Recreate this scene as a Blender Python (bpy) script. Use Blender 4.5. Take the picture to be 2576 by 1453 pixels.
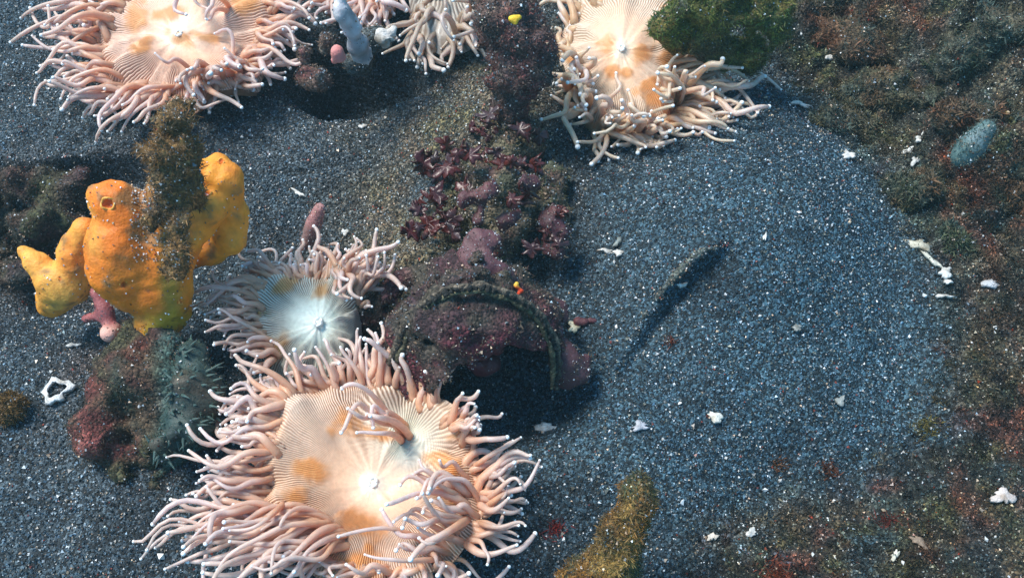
import bpy, math, random
import numpy as np
from mathutils import Vector, Matrix
random.seed(11); RNG = np.random.default_rng(11)
for o in list(bpy.data.objects): bpy.data.objects.remove(o)
scene = bpy.context.scene
COL = scene.collection
R = math.radians

# ------------------------------------------------------------------ camera
PITCH = 58.0; HFOV = 55.0; CAMZ = 0.814
cam_d = bpy.data.cameras.new('camera'); cam = bpy.data.objects.new('camera', cam_d); COL.objects.link(cam)
cam.location = (0, 0, CAMZ); cam.rotation_euler = (R(90 - PITCH), 0, 0)
cam_d.sensor_width = 36; cam_d.angle = R(HFOV); cam_d.clip_start = 0.02; cam_d.clip_end = 200
scene.camera = cam
# ------------------------------------------------------------------ light
SUN_TO = Vector((-0.44, 0.24, 0.865)).normalized()
wd = bpy.data.worlds.new('World'); scene.world = wd; wd.use_nodes = True
nt = wd.node_tree; nt.nodes.clear()
sky = nt.nodes.new('ShaderNodeTexSky'); sky.sky_type = 'NISHITA'; sky.sun_disc = False
sky.sun_elevation = math.asin(SUN_TO.z); sky.sun_rotation = math.atan2(SUN_TO.x, SUN_TO.y)
tint = nt.nodes.new('ShaderNodeMix'); tint.data_type = 'RGBA'; tint.blend_type = 'MULTIPLY'
tint.inputs[0].default_value = 1.0; tint.inputs[7].default_value = (0.46, 0.92, 1.0, 1)   # daylight filtered by sea water
bg = nt.nodes.new('ShaderNodeBackground'); bg.inputs[1].default_value = 0.145
wo = nt.nodes.new('ShaderNodeOutputWorld')
nt.links.new(sky.outputs[0], tint.inputs[6]); nt.links.new(tint.outputs[2], bg.inputs[0]); nt.links.new(bg.outputs[0], wo.inputs[0])
sd = bpy.data.lights.new('sun', 'SUN'); sd.energy = 3.3; sd.angle = R(22); sd.color = (1.0, 0.93, 0.85)
sun = bpy.data.objects.new('sun', sd); COL.objects.link(sun); sun.location = (-3, 0.5, 4)
sun.rotation_euler = (-SUN_TO).to_track_quat('-Z', 'Y').to_euler()
vs = scene.view_settings; vs.view_transform = 'Standard'; vs.look = 'None'; vs.exposure = 0.68; vs.gamma = 1.0

# ------------------------------------------------------------------ placing helpers (overview pixels, 2576 wide)
FPX = 1288.0 / math.tan(R(HFOV / 2))
FW = np.array([0, math.cos(R(PITCH)), -math.sin(R(PITCH))]); UP = np.array([0, math.sin(R(PITCH)), math.cos(R(PITCH))])
CAM = np.array([0, 0, CAMZ])
def W(ox, oy, z=0.0):
    d = np.array([(ox - 1288) / FPX, 0, 0]) + UP * ((726.5 - oy) / FPX) + FW
    return CAM + d * ((z - CAMZ) / d[2])
def depth(p): return float(np.dot(np.asarray(p) - CAM, FW))
def RW(r, p): return r * depth(p) / FPX
def S(ox, oy, z, r):
    p = W(ox, oy, z); return (p[0], p[1], p[2], RW(r, p))
def to_px(P):
    P = np.asarray(P, float); d = P - CAM; z = d @ FW
    return 1288 + FPX * d[..., 0] / z, 726.5 - FPX * (d @ UP) / z
# ------------------------------------------------------------------ noise
def _h(ix, iy, iz, s):
    h = (ix.astype(np.uint32) * np.uint32(374761393) + iy.astype(np.uint32) * np.uint32(668265263)
         + iz.astype(np.uint32) * np.uint32(2147483647) + np.uint32(s * 974711 + 17))
    h = (h ^ (h >> np.uint32(13))) * np.uint32(1274126177); h = (h ^ (h >> np.uint32(16))) * np.uint32(2246822519)
    return ((h ^ (h >> np.uint32(15))) & np.uint32(0xffffff)).astype(np.float64) / 0xffffff * 2 - 1
def vn(P, f, s=0):
    P = np.asarray(P, float) * f + 137.3
    i = np.floor(P).astype(np.int64); t = P - i; t = t * t * (3 - 2 * t); r = 0
    for a in (0, 1):
        for b in (0, 1):
            for c in (0, 1):
                w = (t[..., 0] if a else 1 - t[..., 0]) * (t[..., 1] if b else 1 - t[..., 1]) * (t[..., 2] if c else 1 - t[..., 2])
                r = r + w * _h(i[..., 0] + a, i[..., 1] + b, i[..., 2] + c, s)
    return r
def fbm(P, f, o=4, s=0, g=0.5):
    r = 0; a = 1; n = 0
    for k in range(o): r = r + a * vn(P, f * 2 ** k, s + k); n += a; a *= g
    return r / n
def sst(a, b, x):
    t = np.clip((x - a) / (b - a), 0, 1); return t * t * (3 - 2 * t)
def mixc(a, b, t): return np.asarray(a) * (1 - t[..., None]) + np.asarray(b) * t[..., None]
def palette(P, cols, f, s=0, sharp=6.0):
    """blend a list of colours over space with noise-driven weights"""
    ws = [np.exp(sharp * fbm(P, f, 3, s + 31 * k)) for k in range(len(cols))]
    t = sum(ws); return sum(w[..., None] * np.asarray(c, float) for w, c in zip(ws, cols)) / t[..., None]
# ------------------------------------------------------------------ materials
def mat(name, rough=0.6, sss=0.0, bump=0.0, bscale=300, var=0.15, vscale=220, spec=0.4, sssr=(0.012, 0.006, 0.004), transl=0.0, coat=0.0):
    m = bpy.data.materials.new(name); m.use_nodes = True; n = m.node_tree; b = n.nodes['Principled BSDF']
    a = n.nodes.new('ShaderNodeAttribute'); a.attribute_name = 'Col'
    tc = n.nodes.new('ShaderNodeNewGeometry')
    nz = n.nodes.new('ShaderNodeTexNoise'); nz.inputs['Scale'].default_value = vscale; nz.inputs['Detail'].default_value = 4
    n.links.new(tc.outputs['Position'], nz.inputs['Vector'])
    mr = n.nodes.new('ShaderNodeMapRange'); mr.inputs[1].default_value = 0.25; mr.inputs[2].default_value = 0.75
    mr.inputs[3].default_value = 1 - var; mr.inputs[4].default_value = 1 + var
    n.links.new(nz.outputs['Fac'], mr.inputs[0])
    mx = n.nodes.new('ShaderNodeMix'); mx.data_type = 'RGBA'; mx.blend_type = 'MULTIPLY'; mx.inputs[0].default_value = 1
    n.links.new(a.outputs['Color'], mx.inputs[6]); n.links.new(mr.outputs[0], mx.inputs[7])
    n.links.new(mx.outputs[2], b.inputs['Base Color'])
    b.inputs['Roughness'].default_value = rough; b.inputs['Specular IOR Level'].default_value = spec
    if coat: b.inputs['Coat Weight'].default_value = coat; b.inputs['Coat Roughness'].default_value = 0.25
    if sss:
        b.inputs['Subsurface Weight'].default_value = sss; b.inputs['Subsurface Radius'].default_value = (1, 0.55, 0.4)
        b.inputs['Subsurface Scale'].default_value = sssr[0]
    if bump:
        n2 = n.nodes.new('ShaderNodeTexNoise'); n2.inputs['Scale'].default_value = bscale; n2.inputs['Detail'].default_value = 5
        n.links.new(tc.outputs['Position'], n2.inputs['Vector'])
        bp = n.nodes.new('ShaderNodeBump'); bp.inputs['Strength'].default_value = bump; bp.inputs['Distance'].default_value = 0.002
        n.links.new(n2.outputs['Fac'], bp.inputs['Height']); n.links.new(bp.outputs[0], b.inputs['Normal'])
    if transl:
        tr = n.nodes.new('ShaderNodeBsdfTranslucent'); n.links.new(mx.outputs[2], tr.inputs[0])
        ms = n.nodes.new('ShaderNodeMixShader'); ms.inputs[0].default_value = transl
        out = n.nodes['Material Output']; n.links.new(b.outputs[0], ms.inputs[1]); n.links.new(tr.outputs[0], ms.inputs[2]); n.links.new(ms.outputs[0], out.inputs[0])
    return m
M = dict(
    sand=mat('black_sand', 0.75, bump=0.9, bscale=700, var=0.55, vscale=800),
    grain=mat('sand_grain', 0.38, var=0.1, spec=0.6),
    flesh=mat('anemone_flesh', 0.38, sss=0.4, bump=0.15, bscale=260, var=0.14, vscale=140, spec=0.5, transl=0.32),
    disc=mat('anemone_disc', 0.42, sss=0.15, bump=0.15, bscale=500, var=0.10, vscale=300, spec=0.45),
    tip=mat('white_tip', 0.3, var=0.03),
    sponge=mat('sponge_skin', 0.55, sss=0.25, bump=0.5, bscale=420, var=0.2, vscale=120),
    crust=mat('encrusted_rock', 0.8, bump=1.0, bscale=520, var=0.45, vscale=420),
    turf=mat('algae_turf', 0.7, var=0.25, transl=0.3),
    frond=mat('maroon_frond', 0.35, bump=0.5, bscale=300, var=0.3, vscale=200, coat=0.3),
    shell=mat('shell', 0.45, bump=0.7, bscale=500, var=0.22, vscale=260),
)
def granulate(m, scale, lo, hi):
    n = m.node_tree; b = n.nodes['Principled BSDF']; src = b.inputs['Base Color'].links[0].from_socket
    g = n.nodes.new('ShaderNodeNewGeometry'); v = n.nodes.new('ShaderNodeTexVoronoi'); v.inputs['Scale'].default_value = scale; n.links.new(g.outputs['Position'], v.inputs['Vector'])
    sp_ = n.nodes.new('ShaderNodeSeparateColor'); n.links.new(v.outputs['Color'], sp_.inputs[0])
    pw = n.nodes.new('ShaderNodeMath'); pw.operation = 'POWER'; pw.inputs[1].default_value = 3.0; n.links.new(sp_.outputs[0], pw.inputs[0])
    r_ = n.nodes.new('ShaderNodeMapRange'); r_.inputs[3].default_value = lo; r_.inputs[4].default_value = hi; n.links.new(pw.outputs[0], r_.inputs[0])
    x = n.nodes.new('ShaderNodeMix'); x.data_type = 'RGBA'; x.blend_type = 'MULTIPLY'; x.inputs[0].default_value = 1; x.clamp_result = False
    n.links.new(src, x.inputs[6]); n.links.new(r_.outputs[0], x.inputs[7]); n.links.new(x.outputs[2], b.inputs['Base Color'])
    bp = n.nodes.new('ShaderNodeBump'); bp.inputs['Strength'].default_value = 0.8; bp.inputs['Distance'].default_value = 0.0016; bp.invert = True
    n.links.new(v.outputs['Distance'], bp.inputs['Height'])
    old = b.inputs['Normal'].links[0].from_socket; n.links.new(old, bp.inputs['Normal']); n.links.new(bp.outputs[0], b.inputs['Normal'])
granulate(M['sand'], 430, 0.30, 3.3); granulate(M['crust'], 380, 0.6, 2.0)
# ------------------------------------------------------------------ mesh helpers
def mesh_np(name, V, F, C=None, smooth=True):
    V = np.asarray(V, np.float32); F = np.asarray(F, np.int32); me = bpy.data.meshes.new(name)
    k = F.shape[1]; me.vertices.add(len(V)); me.vertices.foreach_set('co', V.ravel())
    me.loops.add(F.size); me.loops.foreach_set('vertex_index', F.ravel())
    me.polygons.add(len(F)); me.polygons.foreach_set('loop_start', np.arange(0, F.size, k, dtype=np.int32))
    me.polygons.foreach_set('use_smooth', np.full(len(F), smooth))
    me.update(calc_edges=True)
    if C is not None:
        C = np.asarray(C, np.float32)
        if C.ndim == 1: C = np.tile(C, (len(V), 1))
        c4 = np.ones((len(V), 4), np.float32); c4[:, :3] = np.clip(C, 0, 1)
        at = me.attributes.new('Col', 'FLOAT_COLOR', 'POINT'); at.data.foreach_set('color', c4.ravel())
    return me
def obj(name, me, m, parent=None, loc=None, kind=None):
    if not me.materials: me.materials.append(M[m])
    o = bpy.data.objects.new(name, me); COL.objects.link(o)
    if parent is not None: o.parent = parent
    if loc is not None: o.location = loc
    if kind: o['kind'] = kind
    return o
def thing(name, label, cat, base, group=None):
    o = bpy.data.objects.new(name, None); COL.objects.link(o); o.location = [float(v) for v in base]; o.empty_display_size = 0.02
    o['label'] = label; o['category'] = cat
    if group: o['group'] = group
    return o
def tag(o, label, cat, group=None):
    o['label'] = label; o['category'] = cat
    if group: o['group'] = group
    return o
def nets(fn, lo, hi, step):
    """surface nets over a signed field fn(P) on a grid"""
    lo = np.asarray(lo); n = np.ceil((np.asarray(hi) - lo) / step).astype(int) + 1
    ax = [lo[i] + np.arange(n[i]) * step for i in range(3)]
    P = np.stack(np.meshgrid(*ax, indexing='ij'), -1); f = fn(P)
    s = f < 0; c = [slice(0, -1), slice(1, None)]
    cor = {(i, j, k): f[c[i], c[j], c[k]] for i in (0, 1) for j in (0, 1) for k in (0, 1)}
    acc = np.zeros(tuple(n - 1) + (3,)); cnt = np.zeros(tuple(n - 1))
    ks = list(cor)
    for a in ks:
        for d in range(3):
            if a[d] == 0:
                b = tuple(1 if q == d else a[q] for q in range(3)); fa, fb = cor[a], cor[b]
                x = (fa < 0) != (fb < 0); t = np.where(x, fa / np.where(x, fa - fb, 1), 0)
                for q in range(3): acc[..., q] += np.where(x, a[q] + (t if q == d else 0), 0)
                cnt += x
    act = cnt > 0; idx = -np.ones(tuple(n - 1), int); idx[act] = np.arange(act.sum())
    ijk = np.argwhere(act); V = lo + (ijk + acc[act] / cnt[act][:, None]) * step; F = []
    for d in range(3):
        u, v = (d + 1) % 3, (d + 2) % 3
        sa = [slice(1, -1)] * 3; sb = [slice(1, -1)] * 3; sa[d] = slice(0, -1); sb[d] = slice(1, None)
        A = s[tuple(sa)]; B = s[tuple(sb)]; e = np.argwhere(A != B)
        if not len(e): continue
        g = e.copy(); g[:, u] += 1; g[:, v] += 1
        inside = A[tuple(e.T)]
        def cell(du, dv):
            q = g.copy(); q[:, u] -= du; q[:, v] -= dv; return idx[tuple(q.T)]
        q = np.stack([cell(1, 1), cell(0, 1), cell(0, 0), cell(1, 0)], 1)
        q[~inside] = q[~inside][:, ::-1]; F.append(q)
    F = np.concatenate(F); F = F[(F >= 0).all(1)]
    return V, F
def normals(V, F):
    n = np.cross(V[F[:, 2]] - V[F[:, 0]], V[F[:, -1]] - V[F[:, 1]]); N = np.zeros_like(V)
    for k in range(F.shape[1]): np.add.at(N, F[:, k], n)
    return N / (np.linalg.norm(N, axis=1, keepdims=True) + 1e-12)
def sd_chain(P, pts, k=0.012):
    """smooth union of round cones through (x,y,z,r) chains; pts = list of chains"""
    res = None
    for ch in pts:
        if len(ch) == 1: ch = [ch[0], tuple(np.array(ch[0]) + [1e-5, 0, 0, 0])]
        for a, b in zip(ch[:-1], ch[1:]):
            a = np.array(a); b = np.array(b); ab = b[:3] - a[:3]
            t = np.clip(((P - a[:3]) @ ab) / (ab @ ab), 0, 1)
            d = np.linalg.norm(P - a[:3] - t[..., None] * ab, axis=-1) - (a[3] + t * (b[3] - a[3]))
            if res is None: res = d
            else:
                h = np.clip(0.5 + 0.5 * (d - res) / k, 0, 1); res = d * (1 - h) + res * h - k * h * (1 - h)
    return res
def blob(chains, step=0.004, k=0.012, amp=0.0, nf=60, cut=None, amp2=0.0, nf2=200, pad=0.012, floor=True, seed=0):
    a = np.array([p for c in chains for p in c]); lo = (a[:, :3] - a[:, 3:]).min(0) - pad - amp; hi = (a[:, :3] + a[:, 3:]).max(0) + pad + amp
    if floor: lo[2] = max(lo[2], -0.06)
    def fn(P):
        f = sd_chain(P, chains, k)
        if amp: f = f - amp * fbm(P, nf, 3, seed)
        if amp2: f = f - amp2 * vn(P, nf2, seed + 9)
        if cut:
            for c in cut:
                c = np.array(c); g = -(np.linalg.norm(P - c[:3], axis=-1) - c[3]); f = np.maximum(f, g)
        return f
    return nets(fn, lo, hi, step)
def part_np(name, V, F, C, m, root, smooth=True, kind=None):
    return obj(name, mesh_np(name, np.asarray(V) - np.array(root.location), F, C, smooth), m, root, kind=kind)
def rand_unit(n):
    v = RNG.normal(size=(n, 3)); return v / np.linalg.norm(v, axis=1, keepdims=True)
def blades(P, N, C, ln, wd, spread=0.7):
    """thin curved two-triangle algae blades rooted at P"""
    n = len(P); d = N + spread * rand_unit(n); d /= np.linalg.norm(d, axis=1, keepdims=True)
    s = np.cross(d, rand_unit(n)); s /= np.linalg.norm(s, axis=1, keepdims=True) + 1e-9
    L = (ln * 0.62 * RNG.uniform(0.3, 1.3, n))[:, None]; w = (wd * 0.62 * RNG.uniform(0.5, 1.3, n))[:, None]
    c = 0.35 * rand_unit(n) * L
    V = np.stack([P - s * w - d * L * 0.1, P + s * w - d * L * 0.1, P + d * L * 0.55 + c * 0.4 + s * w * 0.8, P + d * L + c], 1).reshape(-1, 3)
    b = np.arange(n)[:, None] * 4; F = np.concatenate([b + [0, 1, 2], b + [0, 2, 3]])
    return V, F, np.repeat(C, 4, 0)
TET = np.array([[1, 1, 1], [1, -1, -1], [-1, 1, -1], [-1, -1, 1]]) / 1.73
TETF = np.array([[0, 1, 2], [0, 3, 1], [0, 2, 3], [1, 3, 2]])
BIP = np.array([[0, 0, 1.0], [0, 0, -1.0]] + [[math.cos(a), math.sin(a), 0] for a in (0, 1.57, 3.14, 4.71)])
BIPF = np.array([[0, 2, 3], [0, 3, 4], [0, 4, 5], [0, 5, 2], [1, 3, 2], [1, 4, 3], [1, 5, 4], [1, 2, 5]])
def grains(P, C, r, shape='tet'):
    n = len(P); A = rand_unit(n); B = np.cross(A, rand_unit(n)); B /= np.linalg.norm(B, axis=1, keepdims=True); D = np.cross(A, B)
    T, TF = (TET, TETF) if shape == 'tet' else (BIP, BIPF)
    sc = r[:, None] * RNG.uniform(0.55, 1.35, (n, 3)); k = len(T)
    V = (T[None, :, 0:1] * (A * sc[:, 0:1])[:, None] + T[None, :, 1:2] * (B * sc[:, 1:2])[:, None] + T[None, :, 2:3] * (D * sc[:, 2:3])[:, None]) + P[:, None]
    F = (np.arange(n)[:, None, None] * k + TF[None]).reshape(-1, 3)
    return V.reshape(-1, 3), F, np.repeat(C, k, 0)
def grain_cols(n, white=0.05, warm=0.2, base=0.06):
    g = base * np.exp(0.85 * RNG.normal(size=n)); C = g[:, None] * np.array([0.76, 0.98, 1.16]) 
    k = RNG.random(n); q = RNG.random(n) < 0.2; C[q] = RNG.uniform(0.09, 0.26, q.sum())[:, None] * np.array([0.92, 0.99, 1.03])
    w = k < warm; C[w] = (g[w] * 1.3)[:, None] * np.array([1.5, 1.05, 0.72])
    w = (k > warm) & (k < warm + 0.012); C[w] = [0.28, 0.05, 0.03]
    w = k > 1 - white; C[w] = RNG.uniform(0.35, 0.95, w.sum())[:, None] * np.array([0.95, 0.97, 1.0])
    return np.clip(C, 0.006, 0.95)

# ------------------------------------------------------------------ the sea floor
def g2(X, Y, ox, oy, rx, ry, z=0):
    c = W(ox, oy, z); a = RW(rx, c); b = RW(ry, c) / 0.85
    return np.exp(-((X - c[0]) / a) ** 2 - ((Y - c[1]) / b) ** 2)
BANK = [W(1830, 130), W(1990, 260), W(2120, 400), W(2230, 560), W(2320, 800), W(2335, 1010), W(2180, 1130), W(1950, 1180), W(1720, 1290), W(1640, 1500)]
STK = [W(x, y, 0.060) for x, y in ((1830, 618), (1752, 658), (1694, 716), (1644, 766), (1560, 885), (1540, 910))]
RIDGE = [W(1250, 40), W(1290, 230), W(1230, 420), W(1150, 560), W(1080, 690)]
def side(X, Y, L):
    """signed distance to a polyline (positive to the right walking along it) and the position along it"""
    best = np.full(X.shape, 1e9); sg = np.ones(X.shape); T = np.zeros(X.shape)
    for i, (a, b) in enumerate(zip(L[:-1], L[1:])):
        e = b[:2] - a[:2]; l2 = e @ e; t = np.clip(((X - a[0]) * e[0] + (Y - a[1]) * e[1]) / l2, 0, 1)
        dx = X - a[0] - t * e[0]; dy = Y - a[1] - t * e[1]; d = np.hypot(dx, dy); c = e[0] * dy - e[1] * dx
        m = d < best; best = np.where(m, d, best); sg = np.where(m, np.sign(c), sg); T = np.where(m, (i + t) / (len(L) - 1), T)
    return best * sg, T
def bankmask(X, Y):
    d, _ = side(X, Y, BANK); return sst(-0.02, 0.06, d), d
def H(X, Y):
    X = np.asarray(X, float); Y = np.asarray(Y, float); P = np.stack([X, Y, 0 * X], -1)
    h = 0.010 * fbm(P, 5, 3, 3) + 0.006 * fbm(P, 16, 3, 5) + 0.0022 * fbm(P, 80, 2, 8)
    near = sst(2.5, 1.2, np.hypot(X, Y - 0.5))
    lip = sst(400, 425, to_px(P)[1] - 12 * np.sin(to_px(P)[0] / 60.0)) * sst(560, 330, to_px(P)[0])
    h = h - near * 0.075 * lip * g2(X, Y, 120, 560, 380, 220)
    h = h + 0.028 * fbm(P, 40, 3, 12) * g2(X, Y, 150, 580, 260, 180)
    h = h - 0.085 * sst(0.15, 0.75, g2(X, Y, 890, 200, 170, 95) + 0.12 * fbm(P, 25, 2, 17)) - 0.02 * g2(X, Y, 540, 1020, 120, 170) - 0.03 * g2(X, Y, 1340, 1010, 110, 90)
    h = h + 0.022 * g2(X, Y, 1120, 360, 200, 140) + 0.012 * g2(X, Y, 700, 420, 250, 90) + 0.070 * g2(X, Y, 1850, 610, 360, 300) - 0.02 * g2(X, Y, 2260, 850, 140, 260) + 0.02 * g2(X, Y, 1500, 1180, 300, 160) - 0.025 * g2(X, Y, 2050, 1230, 300, 140)
    dr, tr = side(X, Y, RIDGE); h = h + 0.034 * np.exp(-(dr / 0.055) ** 2) * (1 + 0.5 * fbm(P, 30, 3, 19))
    bm, d = bankmask(X, Y)
    upper = sst(0.42, 0.75, Y)
    h = h + near * bm * (0.13 * upper * sst(0, 0.4, d) + 0.060 * upper * fbm(P, 13, 4, 21) + (0.010 + 0.022 * upper) * fbm(P, 38, 3, 23) + 0.004)
    d, t = side(X, Y, STK); inside = sst(0.0, 0.05, t) * sst(0.95, 0.5, t)
    h = h + inside * (0.014 * np.exp(np.minimum(d, 0) / 0.04) * sst(0.007, -0.004, d) - 0.007 * np.exp(-np.maximum(d - 0.006, 0) / 0.014) * sst(-0.002, 0.008, d))
    c1 = W(800, 440); h = h - 0.006 * np.exp(-((X - c1[0]) / 0.05) ** 2) * np.exp(-np.abs(Y - c1[1] - 0.25 * (X - c1[0])) / 0.006)
    return h
def Hs(x, y): return float(H(np.array([x]), np.array([y]))[0])
def G(ox, oy, dz=0.0):
    """point of the sea floor seen at an overview pixel"""
    z = 0.0
    for _ in range(6): p = W(ox, oy, z); z = 0.5 * z + 0.5 * Hs(p[0], p[1])
    p = W(ox, oy, z); return np.array([p[0], p[1], Hs(p[0], p[1]) + dz])
def bank_col(P):
    a = palette(P, [(0.085, 0.062, 0.034), (0.026, 0.066, 0.066), (0.105, 0.034, 0.018), (0.062, 0.066, 0.022), (0.022, 0.030, 0.030), (0.090, 0.080, 0.056), (0.04, 0.045, 0.028)], 26, 40, 9)
    b = palette(P, [(0.056, 0.040, 0.022), (0.024, 0.034, 0.030), (0.080, 0.028, 0.016), (0.046, 0.044, 0.018), (0.018, 0.022, 0.022)], 40, 44, 8)
    a = mixc(b, a, sst(0.42, 0.62, P[..., 1]))
    return a * (0.35 + 0.85 * sst(-0.4, 0.5, fbm(P, 80, 3, 45)))[..., None]
def sand_col(P):
    X, Y = P[..., 0], P[..., 1]
    c = palette(P, [(0.028, 0.045, 0.057), (0.046, 0.061, 0.071), (0.016, 0.024, 0.031)], 14, 2, 4)
    c = c * (1 + sst(-0.25, 0.35, X + 0.3 * fbm(P, 5, 2, 401))[..., None] * np.array([-0.22, 0.20, 0.32]))  # teal cast of light through water, painted into the sand toward the right
    bm, d = bankmask(X, Y)
    rough = bank_col(P)
    c = mixc(c, rough, np.clip(bm * 1.1 * sst(-0.8, 0.0, fbm(P, 30, 3, 61) + bm * 0.35 * (0.4 + 0.6 * sst(0.3, 0.7, Y))), 0, 1))
    brown = np.clip(g2(X, Y, 1130, 340, 210, 150) * 1.3 + 1.0 * g2(X, Y, 1000, 560, 130, 130) + g2(X, Y, 960, 660, 130, 60), 0, 1) * sst(-0.5, 0.4, fbm(P, 25, 3, 77))
    dr, _ = side(X, Y, RIDGE); brown = np.clip(brown + 1.1 * np.exp(-(dr / 0.08) ** 2) * sst(-0.5, 0.3, fbm(P, 28, 3, 79)), 0, 1)
    c = mixc(c, palette(P, [(0.12, 0.095, 0.062), (0.085, 0.065, 0.045), (0.10, 0.085, 0.04)], 40, 81, 6), brown)
    red = np.clip(g2(X, Y, 150, 560, 260, 150) + g2(X, Y, 280, 950, 130, 120) + 0.8 * g2(X, Y, 760, 150, 120, 60), 0, 1) * sst(-0.3, 0.4, fbm(P, 22, 3, 88))
    return mixc(c, (0.075, 0.040, 0.026), 0.9 * red)
xs = np.concatenate([-np.geomspace(9, 0.86, 24), np.arange(-0.84, 0.8401, 0.0040), np.geomspace(0.86, 9, 24)])
ys = np.concatenate([-np.geomspace(9, 0.12, 24), np.arange(-0.10, 1.2, 0.0040)[1:], np.geomspace(1.22, 10, 24)])
ys = np.sort(ys)
X, Y = np.meshgrid(xs, ys); Z = H(X, Y); V = np.stack([X, Y, Z], -1)
nx, ny = len(xs), len(ys); ii = np.arange(nx * ny).reshape(ny, nx)
F = np.stack([ii[:-1, :-1], ii[:-1, 1:], ii[1:, 1:], ii[1:, :-1]], -1).reshape(-1, 4)
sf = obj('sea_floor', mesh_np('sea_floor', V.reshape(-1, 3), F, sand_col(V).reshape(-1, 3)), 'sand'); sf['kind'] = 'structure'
# the countless sand grains
def ground_pts(n, x0=-0.74, x1=0.74, y0=0.12, y1=1.06):
    x = RNG.uniform(x0, x1, n); y = RNG.uniform(y0, y1, n)
    ok = np.abs(x) < 0.32 + 0.58 * y; x, y = x[ok], y[ok]; return np.stack([x, y, H(x, y)], -1)
P = ground_pts(330000); n = len(P); C = grain_cols(n, 0.028, 0.15, 0.056)
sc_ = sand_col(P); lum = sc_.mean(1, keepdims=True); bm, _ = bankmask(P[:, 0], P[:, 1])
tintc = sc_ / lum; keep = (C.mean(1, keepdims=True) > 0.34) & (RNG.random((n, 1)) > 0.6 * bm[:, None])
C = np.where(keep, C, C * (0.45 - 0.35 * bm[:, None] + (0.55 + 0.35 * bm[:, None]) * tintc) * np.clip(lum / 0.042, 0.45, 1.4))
r = 0.00098 * np.exp(0.28 * RNG.normal(size=n)); P[:, 2] += r * 0.45
o = obj('sand_grains', mesh_np('sand_grains', *grains(P, C, r), smooth=False), 'grain'); o['kind'] = 'stuff'
tag(o, 'loose dark volcanic sand grains covering the sea floor', 'sand')
P = ground_pts(4600); P = P[RNG.random(len(P)) < 0.65 + 0.6 * fbm(P, 14, 3, 301)]; n = len(P); C = RNG.uniform(0.45, 0.95, n)[:, None] * np.array([0.96, 0.95, 0.92]) 
k = RNG.random(n); C[k < 0.25] = C[k < 0.25] * [0.8, 0.62, 0.45]
r = 0.00075 * np.exp(0.55 * RNG.normal(size=n)); P[:, 2] += r * 0.5
o = obj('shell_grit', mesh_np('shell_grit', *grains(P, C, r, 'bip'), smooth=False), 'grain'); o['kind'] = 'stuff'
tag(o, 'pale specks of shell grit strewn over the dark sand', 'shell grit')
# algae fuzz on the bank and brown film on the mound
P = ground_pts(330000); bm, d = bankmask(P[:, 0], P[:, 1])
upper = sst(0.25, 0.7, P[:, 1])
dr, _ = side(P[:, 0], P[:, 1], RIDGE)
pr = 0.5 * np.exp(-(dr / 0.075) ** 2) + bm * (0.85 + 0.15 * upper) * sst(-0.5, 0.1, fbm(P, 24, 3, 91)) + 0.35 * g2(P[:, 0], P[:, 1], 1130, 350, 200, 140) + 0.3 * g2(P[:, 0], P[:, 1], 150, 580, 240, 140) + 0.25 * g2(P[:, 0], P[:, 1], 970, 520, 120, 140)
P = P[RNG.random(len(P)) < pr * 0.75]; n = len(P)
C = bank_col(P) * 1.4 * RNG.uniform(0.4, 1.6, n)[:, None]; dr, _ = side(P[:, 0], P[:, 1], RIDGE); C = mixc(C, np.array((0.17, 0.14, 0.09)) * RNG.uniform(0.4, 1.5, n)[:, None], np.clip(1.3 * np.exp(-(dr / 0.09) ** 2), 0, 1))
N = np.tile([0.0, 0.0, 1.0], (n, 1))
o = obj('algae_film', mesh_np('algae_film', *blades(P, N, C, 0.0055, 0.0007, 1.5)), 'turf'); o['kind'] = 'stuff'
tag(o, 'brown and teal algae fuzz growing on the rubble bank', 'algae')

# fluffy clumps of algae over the bank
def clump_cloud(P, per, size):
    n = len(P); K = np.repeat(np.arange(n), per); s_ = (size * np.exp(0.45 * RNG.normal(size=n)))[K]
    off = rand_unit(len(K)) * (s_ * RNG.random(len(K)) ** 0.5)[:, None]; off[:, 2] = np.abs(off[:, 2]) * 0.8
    C = (bank_col(P) * 1.6 * np.exp(0.45 * RNG.normal(size=n))[:, None])[K] * RNG.uniform(0.5, 1.5, len(K))[:, None]
    d = off / (np.linalg.norm(off, axis=1, keepdims=True) + 1e-9); return blades(P[K] + off, d, C, 0.0065, 0.0010, 1.6)
P = ground_pts(60000); bm, d = bankmask(P[:, 0], P[:, 1]); up_ = sst(0.3, 0.62, P[:, 1])
P = P[RNG.random(len(P)) < bm * (0.42 + 0.34 * up_) * sst(-0.3, 0.25, fbm(P, 20, 3, 95)) * 0.9]
o = obj('algae_clumps', mesh_np('algae_clumps', *clump_cloud(P, 14, 0.006)), 'turf'); o['kind'] = 'stuff'
tag(o, 'fluffy brown, rust and teal algae clumps smothering the right bank', 'algae')
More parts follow.
